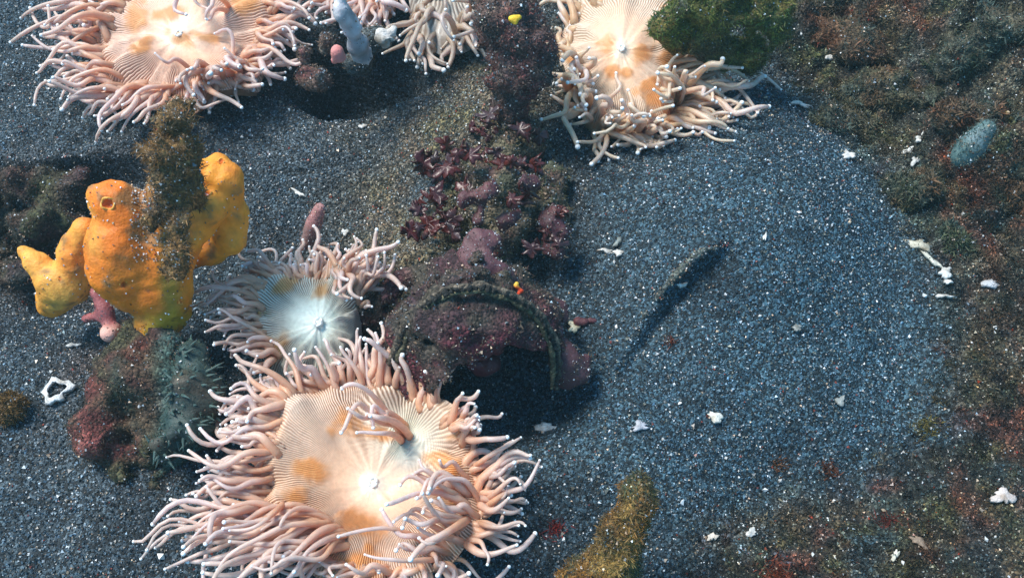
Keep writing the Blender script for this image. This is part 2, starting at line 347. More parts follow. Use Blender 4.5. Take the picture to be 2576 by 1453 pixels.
# ------------------------------------------------------------------ crusted things
def crust_cover(root, V, F, nb, ng, bcols, ln=0.008, wdt=0.0009, seed=0, gwhite=0.10, spread=1.5, grr=0.0009, up=-0.3, noturf=None):
    N = normals(V, F)
    if nb:
        j = RNG.integers(0, len(V), int(nb * 2.6)); j = j[N[j, 2] > up]
        if noturf is not None: j = j[~noturf(V[j])]
        C = palette(V[j], bcols, 45, seed + 5, 8) * RNG.uniform(0.45, 1.5, len(j))[:, None]
        part_np('algae_turf', *blades(V[j] + 0.002 * rand_unit(len(j)), N[j], C, ln, wdt, spread), 'turf', root, kind='stuff')
    if ng:
        j = RNG.integers(0, len(V), ng); j = j[N[j, 2] > 0.0]; rr = grr * np.exp(0.3 * RNG.normal(size=len(j)))
        part_np('sand_dusting', *grains(V[j] + N[j] * rr[:, None] * 0.5 + 0.0015 * rand_unit(len(j)), grain_cols(len(j), gwhite, 0.45, 0.09), rr), 'grain', root, smooth=False, kind='stuff')
BROWN = [(0.13, 0.085, 0.04), (0.09, 0.06, 0.035), (0.20, 0.12, 0.05), (0.07, 0.06, 0.035)]

# ================================================================== ANEMONES
def poly_at(L, u):
    L = np.array(L, float); s = u * (len(L) - 1); i = min(int(s), len(L) - 2); return L[i] + (L[i + 1] - L[i]) * (s - i)
_ico = None
def tip_mesh():
    global _ico
    if _ico is None:
        import bmesh
        bm = bmesh.new(); bmesh.ops.create_icosphere(bm, subdivisions=2, radius=1.0)
        V = np.array([v.co[:] for v in bm.verts]); F = np.array([[v.index for v in f.verts] for f in bm.faces]); bm.free()
        _ico = mesh_np('tip', V, F, (0.92, 0.93, 0.93)); _ico.materials.append(M['tip'])
    return _ico
def tube(pts, rad, sides=9):
    pts = np.asarray(pts); n = len(pts); T = np.gradient(pts, axis=0); T /= np.linalg.norm(T, axis=1, keepdims=True) + 1e-9
    a = np.cross(T[0], [0.3, 0.2, 1.0]); a /= np.linalg.norm(a); V = []
    ang = np.arange(sides) * 2 * math.pi / sides
    for i in range(n):
        a = a - T[i] * (a @ T[i]); a /= np.linalg.norm(a); b = np.cross(T[i], a)
        V.append(pts[i] + rad[i] * (np.cos(ang)[:, None] * a + np.sin(ang)[:, None] * b))
    V = np.concatenate(V + [pts[:1], pts[-1:]]); F = []
    for i in range(n - 1):
        for j in range(sides):
            k = (j + 1) % sides; F.append([i * sides + j, i * sides + k, (i + 1) * sides + k, (i + 1) * sides + j])
    m = n * sides
    for j in range(sides):
        k = (j + 1) % sides; F.append([m, k, j, m]); F.append([m + 1, (n - 1) * sides + j, (n - 1) * sides + k, m + 1])
    return V, F
def fix_tri(F):  # quads with a repeated corner -> split mesh faces evenly as triangles
    T = []
    for q in F:
        if q[0] == q[3]: T.append(q[:3])
        else: T += [[q[0], q[1], q[2]], [q[0], q[2], q[3]]]
    return np.array(T)
def mixt(a, b, t): return np.array(a) * (1 - t) + np.array(b) * t
def make_tentacle(root, B, T, r0, colA, colB, wig=1.0, lift=0.35, tip=True):
    B = np.array(B); T = np.array(T); L = np.linalg.norm(T - B); d = (T - B) / (L + 1e-9)
    up = np.array([0, 0, 1.0]); sd_ = np.cross(d, up); sd_ /= np.linalg.norm(sd_) + 1e-9
    p1 = B + d * L * random.uniform(0.15, 0.4) + up * L * lift * random.uniform(0.4, 1.3) + sd_ * L * random.uniform(-0.3, 0.3) * wig
    p2 = B + d * L * random.uniform(0.6, 0.85) + up * L * lift * random.uniform(-0.1, 0.9) + sd_ * L * random.uniform(-0.35, 0.35) * wig
    n = 17; t = np.linspace(0, 1, n)[:, None]
    pts = (1 - t) ** 3 * B + 3 * (1 - t) ** 2 * t * p1 + 3 * (1 - t) * t * t * p2 + t ** 3 * T
    ph, fr, am = random.uniform(0, 6.3), random.uniform(4, 11), random.uniform(0.03, 0.13) * wig * L
    pts = pts + np.sin(fr * t + ph) * am * t * sd_ + np.cos(fr * 1.3 * t + ph * 2) * am * 0.7 * t * up
    hook = random.random()
    if hook < 0.5:   # curled end
        a = random.uniform(0.4, 1.6) * random.choice((-1, 1)); k = np.clip((t[:, 0] - 0.65) / 0.35, 0, 1) ** 1.6
        pts = pts + (sd_ * math.sin(a) + up * (0.5 * abs(math.sin(a)))) * (k * L * random.uniform(0.1, 0.34))[:, None]
    t1 = t[:, 0]; rad = r0 * (1.16 - 0.66 * t1 ** 0.9 + 0.07 * np.sin(t1 * random.uniform(4, 9) + ph)) ; rad[-1] *= 0.8
    V, F = tube(pts, rad, 9); F = fix_tri(F)
    tt = np.concatenate([np.repeat(t1, 9), [0, 1]]); j = random.uniform(0.85, 1.12)
    C = mixc(np.array(colA) * j, np.array(colB) * j, sst(0.05, 0.75, tt + 0.1 * np.sin(9 * tt + ph)))
    o = part_np('tentacle', V, F, C, 'flesh', root)
    if tip:
        e = obj('tip', tip_mesh(), 'tip', o, tuple(pts[-1] - np.array(root.location))); s = rad[-2] * random.uniform(0.85, 1.12)
        e.scale = (s, s, s)
    return o
def anemone(name_label, mouth, outline, zc, zr, slope, NST, groups, cols, blot, seed, ntheta=1100, nr=56, folds=(), rim=0.010, r0=7.9, cf=1.0, mouth_r=0.0040, white=(0.86, 0.80, 0.72), wr=(0.05, 0.55), patchcol=(0.70, 0.29, 0.075), base_px=None):
    mo = W(mouth[0], mouth[1], zc); gz = Hs(mo[0], mo[1])
    root = thing('sea_anemone', name_label, 'sea anemone', (mo[0], mo[1], gz - 0.004))
    O = np.array([W(x, y, zr) for x, y in outline]); rel = O[:, :2] - mo[:2]
    th = np.unwrap(np.arctan2(rel[:, 1], rel[:, 0])); rr = np.hypot(rel[:, 0], rel[:, 1])
    if th[-1] < th[0]: th, rr = th[::-1], rr[::-1]
    th = np.concatenate([th - 2 * math.pi, th, th + 2 * math.pi]); rr = np.tile(rr, 3)
    A = np.linspace(0, 2 * math.pi, ntheta, endpoint=False); ph = A + (th[len(rel)] // (2 * math.pi)) * 0
    Rr = np.interp(np.mod(A - th[len(rel)], 2 * math.pi) + th[len(rel)], th, rr)
    ker = np.hanning(ntheta // 14); ker /= ker.sum(); Rr = np.convolve(np.tile(Rr, 3), ker, 'same')[ntheta:2 * ntheta]
    rho = np.linspace(0, 1, nr) ** 0.9
    RH, AA = np.meshgrid(rho, A, indexing='ij'); X = mo[0] + RH * Rr * np.cos(AA); Y = mo[1] + RH * Rr * np.sin(AA)
    Q = np.stack([np.cos(AA) * 2.2, np.sin(AA) * 2.2, RH * 1.2 + seed], -1)
    wave = fbm(Q, 1.3, 2, seed)
    Z = zc + (zr - zc) * RH ** 1.5 + slope * (Y - mo[1]) + rim * 3.0 * wave * RH ** 1.6 + rim * 0.5 * fbm(Q, 3.0, 2, seed + 50) * RH ** 2 - rim * 0.9 * sst(0.86, 1.0, RH) + 0.004 * sst(0.14, 0.02, RH)
    PX, PY = to_px(np.stack([X, Y, Z], -1))
    phase = AA / (2 * math.pi)
    XYQ = np.stack([X, Y, 0 * X], -1); wob = (1.3 * fbm(XYQ, 22, 3, seed + 4) + 0.30 * fbm(XYQ, 130, 2, seed + 14)) * sst(0.05, 0.5, RH)
    s1 = np.cos(2 * math.pi * (phase * NST + wob * 2.0)); s0 = s1
    st = s1 * sst(0.34, 0.42, RH) + s0 * (1 - sst(0.34, 0.42, RH))
    for fx, fy, fr_, fdz in folds:
        w = np.exp(-((PX - fx) ** 2 + (PY - fy) ** 2) / fr_ ** 2)
        Z = Z + fdz * w
        f2 = np.cos(np.arctan2(PY - fy, PX - fx) * 62 + wob * 9); q = sst(0.12, 0.4, w); st = st * (1 - q) + f2 * q
    amp = sst(0.12, 0.62, RH) * np.clip(0.72 + 0.55 * fbm(XYQ, 30, 3, seed + 7), 0.2, 1)
    Z = Z + 0.0008 * st * amp
    P = np.stack([X, Y, Z], -1)
    ridge = palette(P, cols['ridge'], 16, seed + 60, 5); groove = np.array(cols['groove'])
    C = mixc(groove, ridge, np.clip(0.55 + 0.75 * st, 0, 1)) ; C = mixc(ridge, C, np.clip(amp * cols.get('contrast', 1.15), 0, 1))
    C = mixc(C, np.array(white), (1 - sst(wr[0], wr[1], RH + 0.12 * fbm(P, 30, 3, seed + 2))) * 0.9)
    C = mixc(C, np.array(cols.get('inner', (0.84, 0.50, 0.30))), 0.55 * sst(0.62, 0.2, RH + 0.25 * fbm(P, 22, 3, seed + 90)) * sst(0.06, 0.16, RH))
    for fx, fy, fr_, fdz in folds:
        w = np.exp(-((PX - fx) ** 2 + (PY - fy) ** 2) / (fr_ * 0.62) ** 2); C = mixc(C, (0.66, 0.78, 0.68), w * 0.75)
    for bx, by, ba, bb, ang in blot:   # orange pigment patches
        c, s = math.cos(R(ang)), math.sin(R(ang)); u = ((PX - bx) * c + (PY - by) * s) / ba; v = (-(PX - bx) * s + (PY - by) * c) / bb
        w = sst(1.45, 0.45, np.sqrt(u * u + v * v) + 0.95 * fbm(P, 75, 4, seed + 33))
        C = mixc(C, np.array(patchcol) * (0.9 + 0.16 * st[..., None] * amp[..., None]), w * 0.84); P[..., 2] += 0.0012 * w
    V = P.reshape(-1, 3); ii = np.arange(nr * ntheta).reshape(nr, ntheta); jj = np.roll(ii, -1, 1)
    F = np.stack([ii[:-1], ii[1:], jj[1:], jj[:-1]], -1).reshape(-1, 4)
    part_np('oral_disc', V, F, C.reshape(-1, 3), 'disc', root)
    # column under the disc
    K = 72; sel = (np.arange(K) * ntheta // K); rimP = P[-1][sel]; lev = []
    for q, f in ((0.0, 0.985), (0.25, 0.95), (0.6, 0.72), (1.0, 0.62)):
        b = mo + (rimP - mo) * f; zz = rimP[:, 2] * (1 - q) + (H(b[:, 0], b[:, 1]) - 0.01) * q - 0.0015; lev.append(np.stack([b[:, 0], b[:, 1], zz], -1))
    ii = np.arange(4 * K).reshape(4, K); jj = np.roll(ii, -1, 1); LV = np.concatenate(lev)
    part_np('column', LV, np.stack([ii[:-1], ii[1:], jj[1:], jj[:-1]], -1).reshape(-1, 4), palette(LV, [cols['base'], np.array(cols['base']) * 0.7], 30, seed), 'flesh', root)
    # mouth lips
    a = np.linspace(0, 2 * math.pi, 25)[:-1]; mz = P[1, :, 2].max()
    mp = np.stack([mo[0] + mouth_r * (0.80 + 0.06 * np.sin(3 * a + seed)) * np.cos(a), mo[1] + mouth_r * (0.92 + 0.06 * np.cos(5 * a)) * np.sin(a), np.full(24, mz - 0.0004) + 0.001 * np.sin(4 * a)], -1)
    V, F = tube(np.concatenate([mp, mp[:1]]), np.full(25, mouth_r * 0.34), 8); part_np('mouth', V, fix_tri(F), np.array((0.92, 0.90, 0.84)), 'disc', root)
    DS = P[nr // 2:, ::7].reshape(-1, 3)
    # tentacles
    random.seed(seed * 7 + 1)
    for gp in groups:
        bl, tl, cnt = gp[:3]; lift = gp[3] if len(gp) > 3 else 0.35; zt = gp[4] if len(gp) > 4 else (zr * 0.45, zr * 1.25); jit = gp[5] if len(gp) > 5 else 26
        cnt = int(cnt * cf)
        for i in range(cnt):
            u = min(1, max(0, (i + random.uniform(0.1, 0.9)) / cnt)); b = poly_at(bl, u) + np.array([random.gauss(0, jit * 0.5), random.gauss(0, jit * 0.45)])
            t = poly_at(tl, min(1, max(0, u + random.gauss(0, 0.05)))) + np.array([random.gauss(0, jit * 1.35), random.gauss(0, jit * 1.15)])
            pull = random.uniform(-0.12, 0.5); t = t * (1 - pull) + b * pull
            z0 = zr + slope * (W(b[0], b[1], zr)[1] - mo[1]) * 0.9 - 0.004
            B = W(b[0], b[1], z0); q_ = DS[np.argmin(((DS[:, :2] - B[:2]) ** 2).sum(1))]; B = q_ + (mo - q_) * 0.03 - np.array([0, 0, 0.0035]); zz = random.uniform(*zt); T = W(t[0], t[1], zz); T[2] = max(T[2], Hs(T[0], T[1]) + 0.006)
            make_tentacle(root, B, T, RW(r0, B) * random.choice((1, 1, 1.25)) * random.uniform(0.75, 1.1), cols['base'], mixt(cols['tip'], (0.84, 0.66, 0.66), random.random() ** 2 * 0.6), lift=lift)
    return root
PEACH = dict(ridge=[(0.82, 0.54, 0.40), (0.76, 0.47, 0.34), (0.84, 0.60, 0.49)], groove=(0.36, 0.17, 0.095), base=(0.84, 0.45, 0.28), tip=(0.87, 0.62, 0.53))
# --- top left
anemone('wide pinkish sea anemone in the upper left corner, above the orange sponge', (452, 92),
    [(240, 60), (235, 140), (275, 200), (340, 232), (430, 240), (540, 225), (630, 190), (670, 120), (690, 30), (660, -80), (550, -150), (400, -150), (290, -60)],
    0.050, 0.045, 0.10, 205,
    [([(270, 60), (255, 130), (265, 190), (300, 225)], [(100, 20), (120, 90), (105, 150), (120, 205), (150, 250)], 30),
     ([(290, 215), (400, 232), (520, 225), (620, 200)], [(160, 250), (250, 285), (340, 312), (480, 265), (590, 240), (650, 215)], 50, 0.3),
     ([(610, 195), (655, 130), (680, 60), (690, 0)], [(690, 210), (735, 120), (750, 60), (770, -10)], 46),
     ([(310, 10), (280, 30)], [(100, 15), (160, 30), (240, 70)], 10),
     ([(640, 170), (560, 205), (470, 215)], [(600, 120), (500, 180), (430, 190)], 12, 0.5, (0.06, 0.085)),
     ([(470, 10), (530, 60)], [(478, 62), (545, 30)], 3, 0.5, (0.07, 0.09), 8)],
    PEACH, [(455, 100, 40, 20, 30), (360, 112, 42, 16, -50), (345, 40, 26, 55, 10), (420, 40, 45, 18, -20), (610, 10, 40, 26, 0), (520, 95, 40, 14, 10)], 3, cf=1.35, white=(0.84, 0.73, 0.64), wr=(0.03, 0.36))
# --- top, behind the pale tube
anemone('pale pinkish anemone fringe behind the lilac tube sponge, cut by the top edge', (890, -90),
    [(800, -60), (790, -20), (830, 10), (890, 22), (950, 20), (990, -10), (1000, -70), (960, -150), (890, -180), (820, -140)],
    0.05, 0.05, 0.10, 90,
    [([(800, -20), (850, 5), (910, 15), (970, 5), (990, -20)], [(770, 40), (830, 55), (880, 70), (950, 60), (1005, 35)], 30),
     ([(820, -10), (960, -10)], [(800, 10), (980, 20)], 10)],
    dict(PEACH, tip=(0.78, 0.60, 0.56)), [], 5, ntheta=500, nr=30)
# --- top, grey striped
anemone('grey striped anemone left of the algae covered branch, cut by the top edge', (1120, -130),
    [(1020, -120), (1030, -30), (1045, 50), (1085, 105), (1150, 115), (1200, 80), (1225, 20), (1235, -60), (1210, -160), (1120, -210), (1040, -180)],
    0.055, 0.050, 0.10, 120,
    [([(1035, 30), (1060, 85), (1110, 115), (1170, 110), (1215, 60)], [(1000, 150), (1060, 175), (1110, 170), (1160, 140), (1215, 115)], 30, 0.3),
     ([(1040, 20), (1060, 60)], [(1070, 30), (1100, 50), (1030, 95)], 8, 0.5), ([(1150, 100), (1210, 50)], [(1140, 60), (1200, 30)], 8, 0.6, (0.06, 0.09))],
    dict(ridge=[(0.50, 0.42, 0.34), (0.44, 0.40, 0.36)], groove=(0.17, 0.12, 0.09), base=(0.56, 0.40, 0.28), tip=(0.68, 0.53, 0.43)), [], 8, ntheta=700, nr=40)
# --- top right
anemone('cream anemone with orange patches beside the green algae clump at the top', (1562, 128),
    [(1425, 60), (1410, 120), (1425, 180), (1450, 230), (1480, 285), (1550, 312), (1620, 312), (1680, 280), (1715, 215), (1720, 140), (1700, 60), (1660, -40), (1560, -70), (1470, -30)],
    0.060, 0.040, 0.12, 190,
    [([(1430, 40), (1430, 140), (1450, 230), (1470, 290)], [(1400, 10), (1395, 120), (1405, 210), (1430, 300)], 26),
     ([(1440, 180), (1455, 230), (1470, 270)], [(1440, 150), (1470, 180), (1490, 200)], 14, 0.5, (0.06, 0.09)),
     ([(1450, 330), (1520, 360), (1620, 365), (1690, 345)], [(1510, 285), (1560, 265), (1640, 280), (1700, 300)], 26, 0.3, (0.05, 0.09)),
     ([(1680, 190), (1705, 250), (1690, 320)], [(1800, 120), (1885, 210), (1880, 290), (1810, 350), (1730, 378)], 48),
     ([(1720, 230), (1700, 280)], [(1770, 140), (1700, 190), (1650, 260)], 16, 0.5, (0.06, 0.09)),
     ([(1440, 20), (1500, 0)], [(1395, 0), (1450, 60), (1580, 20)], 12, 0.4),
     ([(1490, 345), (1650, 360)], [(1470, 395), (1600, 392), (1740, 375)], 16, 0.2),
     ([(1690, 20), (1730, 60)], [(1760, -10), (1790, 20)], 6)],
    dict(ridge=[(0.74, 0.58, 0.44), (0.70, 0.54, 0.40), (0.78, 0.62, 0.50)], groove=(0.34, 0.20, 0.11), base=(0.80, 0.50, 0.29), tip=(0.86, 0.66, 0.50)),
    [(1528, 115, 22, 32, 0), (1615, 135, 26, 28, 20), (1580, 185, 14, 12, 0), (1540, 180, 16, 14, 0), (1630, 215, 34, 14, -20), (1670, 60, 30, 40, 0), (1690, 150, 34, 30, 0), (1445, 150, 24, 12, 10), (1655, 250, 30, 24, 0)], 12, cf=1.25, white=(0.84, 0.71, 0.56), wr=(0.03, 0.42))
# --- middle, pale green-white
anemone('small anemone with a pale mint white disc, left of the arched rock', (802, 815),
    [(640, 745), (675, 700), (760, 690), (850, 695), (900, 745), (905, 810), (880, 880), (800, 930), (720, 930), (665, 890), (640, 820)],
    0.060, 0.046, 0.20, 165,
    [([(660, 720), (645, 780), (655, 850), (690, 905)], [(530, 700), (515, 745), (535, 790), (560, 860), (585, 925)], 36, 0.3),
     ([(680, 705), (760, 690), (840, 690), (885, 710)], [(600, 665), (700, 640), (800, 632), (860, 636), (905, 645)], 52, 0.2, (0.03, 0.06), 20),
     ([(880, 700), (905, 730), (920, 755)], [(895, 622), (945, 625), (990, 650), (960, 715)], 26, 0.4, (0.05, 0.09)),
     ([(840, 700), (880, 720)], [(840, 730), (905, 775)], 6, 0.6, (0.07, 0.09), 14)],
    dict(ridge=[(0.60, 0.62, 0.55), (0.68, 0.66, 0.58), (0.55, 0.54, 0.48)], groove=(0.20, 0.14, 0.10), base=(0.72, 0.41, 0.27), tip=(0.78, 0.56, 0.48), inner=(0.62, 0.68, 0.62)),
    [(720, 718, 34, 18, -25), (805, 728, 26, 24, 60), (645, 775, 40, 18, 15), (690, 880, 52, 26, -40)], 17, r0=7.6, cf=1.3, white=(0.70, 0.76, 0.70), wr=(0.04, 0.75), patchcol=(0.52, 0.26, 0.07))
# --- big, in front
anemone('largest sea anemone with long sweeping tentacles and peach disc, at the bottom', (938, 1212),
    [(650, 1215), (672, 1110), (720, 1015), (800, 955), (900, 945), (1010, 960), (1110, 1000), (1190, 1060), (1200, 1140), (1225, 1240), (1185, 1340), (1080, 1430), (940, 1475), (800, 1445), (720, 1370), (670, 1290)],
    0.052, 0.067, 0.16, 250,
    [([(730, 960), (695, 1020), (675, 1080)], [(650, 915), (580, 960), (555, 1040), (510, 1105)], 36, 0.3),
     ([(760, 940), (880, 935), (1000, 950), (1110, 1000)], [(680, 935), (800, 900), (900, 840), (980, 810), (1050, 825), (1130, 900)], 42, 0.16, (0.05, 0.09), 22),
     ([(700, 1090), (670, 1180), (660, 1260)], [(565, 1060), (465, 1160), (460, 1245)], 34, 0.3),
     ([(640, 1290), (760, 1300), (840, 1310), (860, 1370)], [(350, 1340), (400, 1395), (560, 1430), (700, 1450)], 56, 0.3, (0.045, 0.095), 32),
     ([(1170, 1190), (1200, 1270), (1180, 1350), (1110, 1420)], [(1010, 1170), (1040, 1240), (980, 1330), (920, 1400)], 26, 0.35, (0.075, 0.11)),
     ([(1170, 1150), (1210, 1200), (1220, 1270), (1200, 1380)], [(1250, 1110), (1330, 1160), (1345, 1260), (1310, 1370)], 34, 0.3),
     ([(1005, 1075), (1015, 1030)], [(890, 1095), (830, 1020), (900, 1060)], 7, 0.5, (0.085, 0.11), 18),
     ([(1130, 1055), (1185, 1100)], [(1190, 975), (1235, 1020), (1240, 1110)], 14, 0.4, (0.05, 0.10)),
     ([(840, 1420), (980, 1440), (1150, 1420)], [(690, 1470), (900, 1500), (1250, 1480)], 38, 0.3)],
    dict(PEACH, ridge=[(0.80, 0.54, 0.36), (0.74, 0.46, 0.30), (0.80, 0.60, 0.48), (0.62, 0.48, 0.38)], groove=(0.26, 0.12, 0.06)),
    [(868, 1052, 34, 40, 10), (955, 1075, 40, 18, 0), (785, 1185, 40, 28, -10), (735, 1250, 34, 26, -50), (1105, 1150, 50, 20, 10), (1130, 1215, 40, 46, 20), (910, 1330, 60, 34, 20), (900, 1420, 60, 40, 0), (1170, 1090, 30, 14, 0)], 23, ntheta=1500, nr=64, rim=0.009,
    folds=[(1010, 1085, 120, -0.016)], white=(0.86, 0.74, 0.60), wr=(0.02, 0.26), r0=8.6)

# ================================================================== ORANGE SPONGE
def Sg(ox, oy, z, r): return S(ox, oy, z * 0.78 + 0.004, r)
ch = [[Sg(245, 488, .19, 24), Sg(285, 505, .185, 46), Sg(325, 545, .165, 62)],
      [Sg(325, 545, .165, 62), Sg(310, 620, .14, 74), Sg(305, 680, .12, 66), Sg(330, 715, .10, 64)],
      [Sg(218, 580, .12, 34), Sg(195, 640, .09, 44), Sg(180, 710, .06, 44), Sg(130, 700, .07, 32), Sg(95, 665, .08, 24), Sg(60, 628, .09, 11)],
      [Sg(165, 715, .06, 50), Sg(135, 755, .03, 42)],
      [Sg(425, 480, .19, 52), Sg(430, 610, .14, 58), Sg(415, 730, .09, 58), Sg(400, 815, .05, 50), Sg(395, 855, .03, 26)],
      [Sg(455, 785, .06, 18)], [Sg(370, 640, .13, 50), Sg(380, 720, .1, 50)],
      [Sg(545, 415, .17, 30), Sg(565, 455, .16, 40), Sg(585, 530, .13, 34), Sg(580, 600, .10, 32), Sg(535, 635, .08, 28), Sg(485, 655, .07, 18)],
      [Sg(490, 420, .18, 26), Sg(520, 440, .17, 36)],
      [Sg(480, 560, .15, 30), Sg(525, 525, .155, 36), Sg(545, 500, .15, 22)], [Sg(500, 570, .14, 34), Sg(460, 590, .14, 40)]]
def hit(chains, ox, oy, k=0.010):
    d = W(ox, oy, 0) - CAM; L = np.linalg.norm(d); d /= L; t = np.arange(0.45, L, 0.0008); q = CAM + t[:, None] * d
    j = np.argmax(sd_chain(q, chains, k) < 0); e = 0.001; p = q[j]
    n = np.array([sd_chain(p + e * v, chains, k) - sd_chain(p - e * v, chains, k) for v in np.eye(3)]); return p, n / np.linalg.norm(n)
OSC = [(270, 513, 14), (311, 716, 9), (518, 484, 11), (557, 404, 8), (455, 760, 6), (150, 700, 5), (360, 590, 5)]; hits = [hit([[q[:3] + (q[3] * 1.08,) for q in c_] for c_ in ch], x, y) for x, y, r in OSC]
osc = [tuple(p - n * RW(r, p) * 0.35) + (RW(r, p),) for (p, n), (x, y, r) in zip(hits, OSC)]
V, F = blob([[q[:3] + (q[3] * 1.08,) for q in c_] for c_ in ch], 0.0028, 0.009, 0.0042, 34, cut=osc, amp2=0.0013, nf2=190, seed=3)
C = palette(V, [(0.83, 0.24, 0.010), (0.85, 0.33, 0.028), (0.80, 0.18, 0.008), (0.85, 0.40, 0.07)], 16, 70, 7)
px, py = to_px(V)
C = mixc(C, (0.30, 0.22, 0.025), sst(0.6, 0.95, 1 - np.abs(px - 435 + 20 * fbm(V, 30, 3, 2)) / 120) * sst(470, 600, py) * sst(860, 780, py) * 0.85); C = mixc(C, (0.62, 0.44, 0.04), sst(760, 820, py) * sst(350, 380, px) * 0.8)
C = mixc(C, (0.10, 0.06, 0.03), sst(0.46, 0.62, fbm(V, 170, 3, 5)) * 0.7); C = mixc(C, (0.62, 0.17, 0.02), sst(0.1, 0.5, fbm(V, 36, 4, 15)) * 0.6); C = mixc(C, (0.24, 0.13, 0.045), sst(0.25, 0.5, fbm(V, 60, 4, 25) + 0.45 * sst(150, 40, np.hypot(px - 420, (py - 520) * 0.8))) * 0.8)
for o_ in osc: C = mixc(C, (0.62, 0.13, 0.008), sst(1.05, 0.9, np.linalg.norm(V - np.array(o_[:3]), axis=1) / o_[3]))
base = G(400, 860); sp = thing('orange_sponge', 'bright orange lobed sponge growing round the algae covered stake', 'sponge', base)
part_np('body', V, F, C, 'sponge', sp)
for (p, n), (ox, oy, r) in zip(hits, OSC):
    a_ = np.cross(n, [0.1, 0.2, 1]); a_ /= np.linalg.norm(a_); b_ = np.cross(n, a_); rr = RW(r, p); t = np.linspace(0, 2 * math.pi, 29)[:, None]
    q = p + n * 0.0012 + rr * 1.12 * (np.cos(t) * a_ + np.sin(t) * b_); q = q + n * 0.0012 * np.sin(3 * t + ox)
    q = q - n * 0.0022; q = q + 0.0008 * np.stack([vn(q, 200, 1), vn(q, 200, 2), vn(q, 200, 3)], 1)
    v, f = tube(q, rr * 0.22 * (1 + 0.4 * vn(q, 220, 5)), 8); om = part_np('osculum', v, fix_tri(f), (0.80, 0.34, 0.06), 'sponge', sp)
cover_i = RNG.integers(0, len(V), 9000); N = normals(V, F)
pxx, pyy = to_px(V[cover_i]); sel = cover_i[(np.abs(pxx - 400) < 70) & (pyy < 660) & (RNG.random(len(pxx)) < 0.9) | (RNG.random(len(pxx)) < 0.06)]
part_np('silt_crust', *grains(V[sel] + N[sel] * 0.0006, grain_cols(len(sel), 0.35, 0.5, 0.16), np.full(len(sel), 0.0011)), 'grain', sp, smooth=False, kind='stuff')
# stake
ch = [[Sg(440, 500, .20, 34), Sg(450, 420, .235, 34), Sg(450, 350, .27, 36), Sg(450, 310, .285, 34)], [Sg(420, 320, .285, 26)], [Sg(390, 395, .25, 26), Sg(420, 440, .23, 34)], [Sg(400, 470, .21, 26), Sg(380, 540, .19, 20)], [Sg(455, 520, .2, 28), Sg(450, 570, .195, 24), Sg(442, 640, .18, 18), Sg(436, 690, .155, 12)]]
V, F = blob(ch, 0.0034, 0.012, 0.020, 44, amp2=0.005, nf2=150, seed=8)
C = palette(V, [(0.16, 0.09, 0.03), (0.10, 0.06, 0.03), (0.24, 0.13, 0.04), (0.05, 0.05, 0.03)], 45, 15, 7)
st_ = thing('algae_covered_stake', 'stubby stake matted with brown algae, poking up out of the orange sponge', 'stake', base + np.array([0.01, 0.01, 0]))
part_np('stake', V, F, C, 'crust', st_)
crust_cover(st_, V, F, 3000, 2600, [(0.30, 0.15, 0.045), (0.17, 0.09, 0.035), (0.36, 0.21, 0.09), (0.10, 0.07, 0.035)], 0.0085, 0.0006, 2)
# pink fingers under the sponge
V, F = blob([[S(240, 735, .06, 16), S(262, 775, .05, 19), S(275, 815, .04, 17)], [S(215, 800, .035, 12), S(265, 790, .045, 14)], [S(275, 838, .045, 23), S(295, 830, .04, 15)]], 0.003, 0.006, 0.0015, 60, seed=4)
px, py = to_px(V); C = mixc((0.34, 0.10, 0.10), (0.80, 0.42, 0.34), sst(808, 830, py))
t_ = thing('pink_finger_sponge', 'maroon finger sponge with a pink bulb end, tucked under the orange sponge', 'sponge', G(275, 850)); part_np('fingers', V, F, C, 'sponge', t_)
crust_cover(t_, V, F, 0, 150, BROWN)
# encrusted boulder under the sponge
ch = [[S(335, 905, .03, 50), S(310, 985, .02, 60), S(275, 1070, .01, 54), S(235, 1125, .02, 30)], [S(420, 930, .03, 60), S(425, 1030, .02, 66), S(380, 1110, .01, 56), S(330, 1150, 0, 42)], [S(370, 860, .04, 40)], [S(300, 1205, 0.005, 34), S(320, 1215, .005, 28)]]
V, F = blob(ch, 0.0038, 0.02, 0.026, 28, amp2=0.005, nf2=110, seed=21)
C = palette(V, [(0.085, 0.050, 0.030), (0.12, 0.030, 0.025), (0.040, 0.045, 0.030), (0.07, 0.065, 0.03)], 34, 25, 9); px, py = to_px(V)
C = mixc(C, (0.05, 0.11, 0.10), sst(370, 430, px) * 0.85); C = mixc(C, (0.42, 0.12, 0.10), sst(45, 20, np.hypot(px - 225, py - 1120)) * 0.7)
rk = thing('encrusted_boulder', 'mottled red and brown encrusted boulder in front of the orange sponge', 'rock', G(300, 1080)); part_np('rock', V, F, C, 'crust', rk)
crust_cover(rk, V, F, 2400, 1600, [(0.12, 0.07, 0.04), (0.07, 0.06, 0.03), (0.15, 0.045, 0.035), (0.045, 0.065, 0.055)], 0.006, 0.0008, 3)
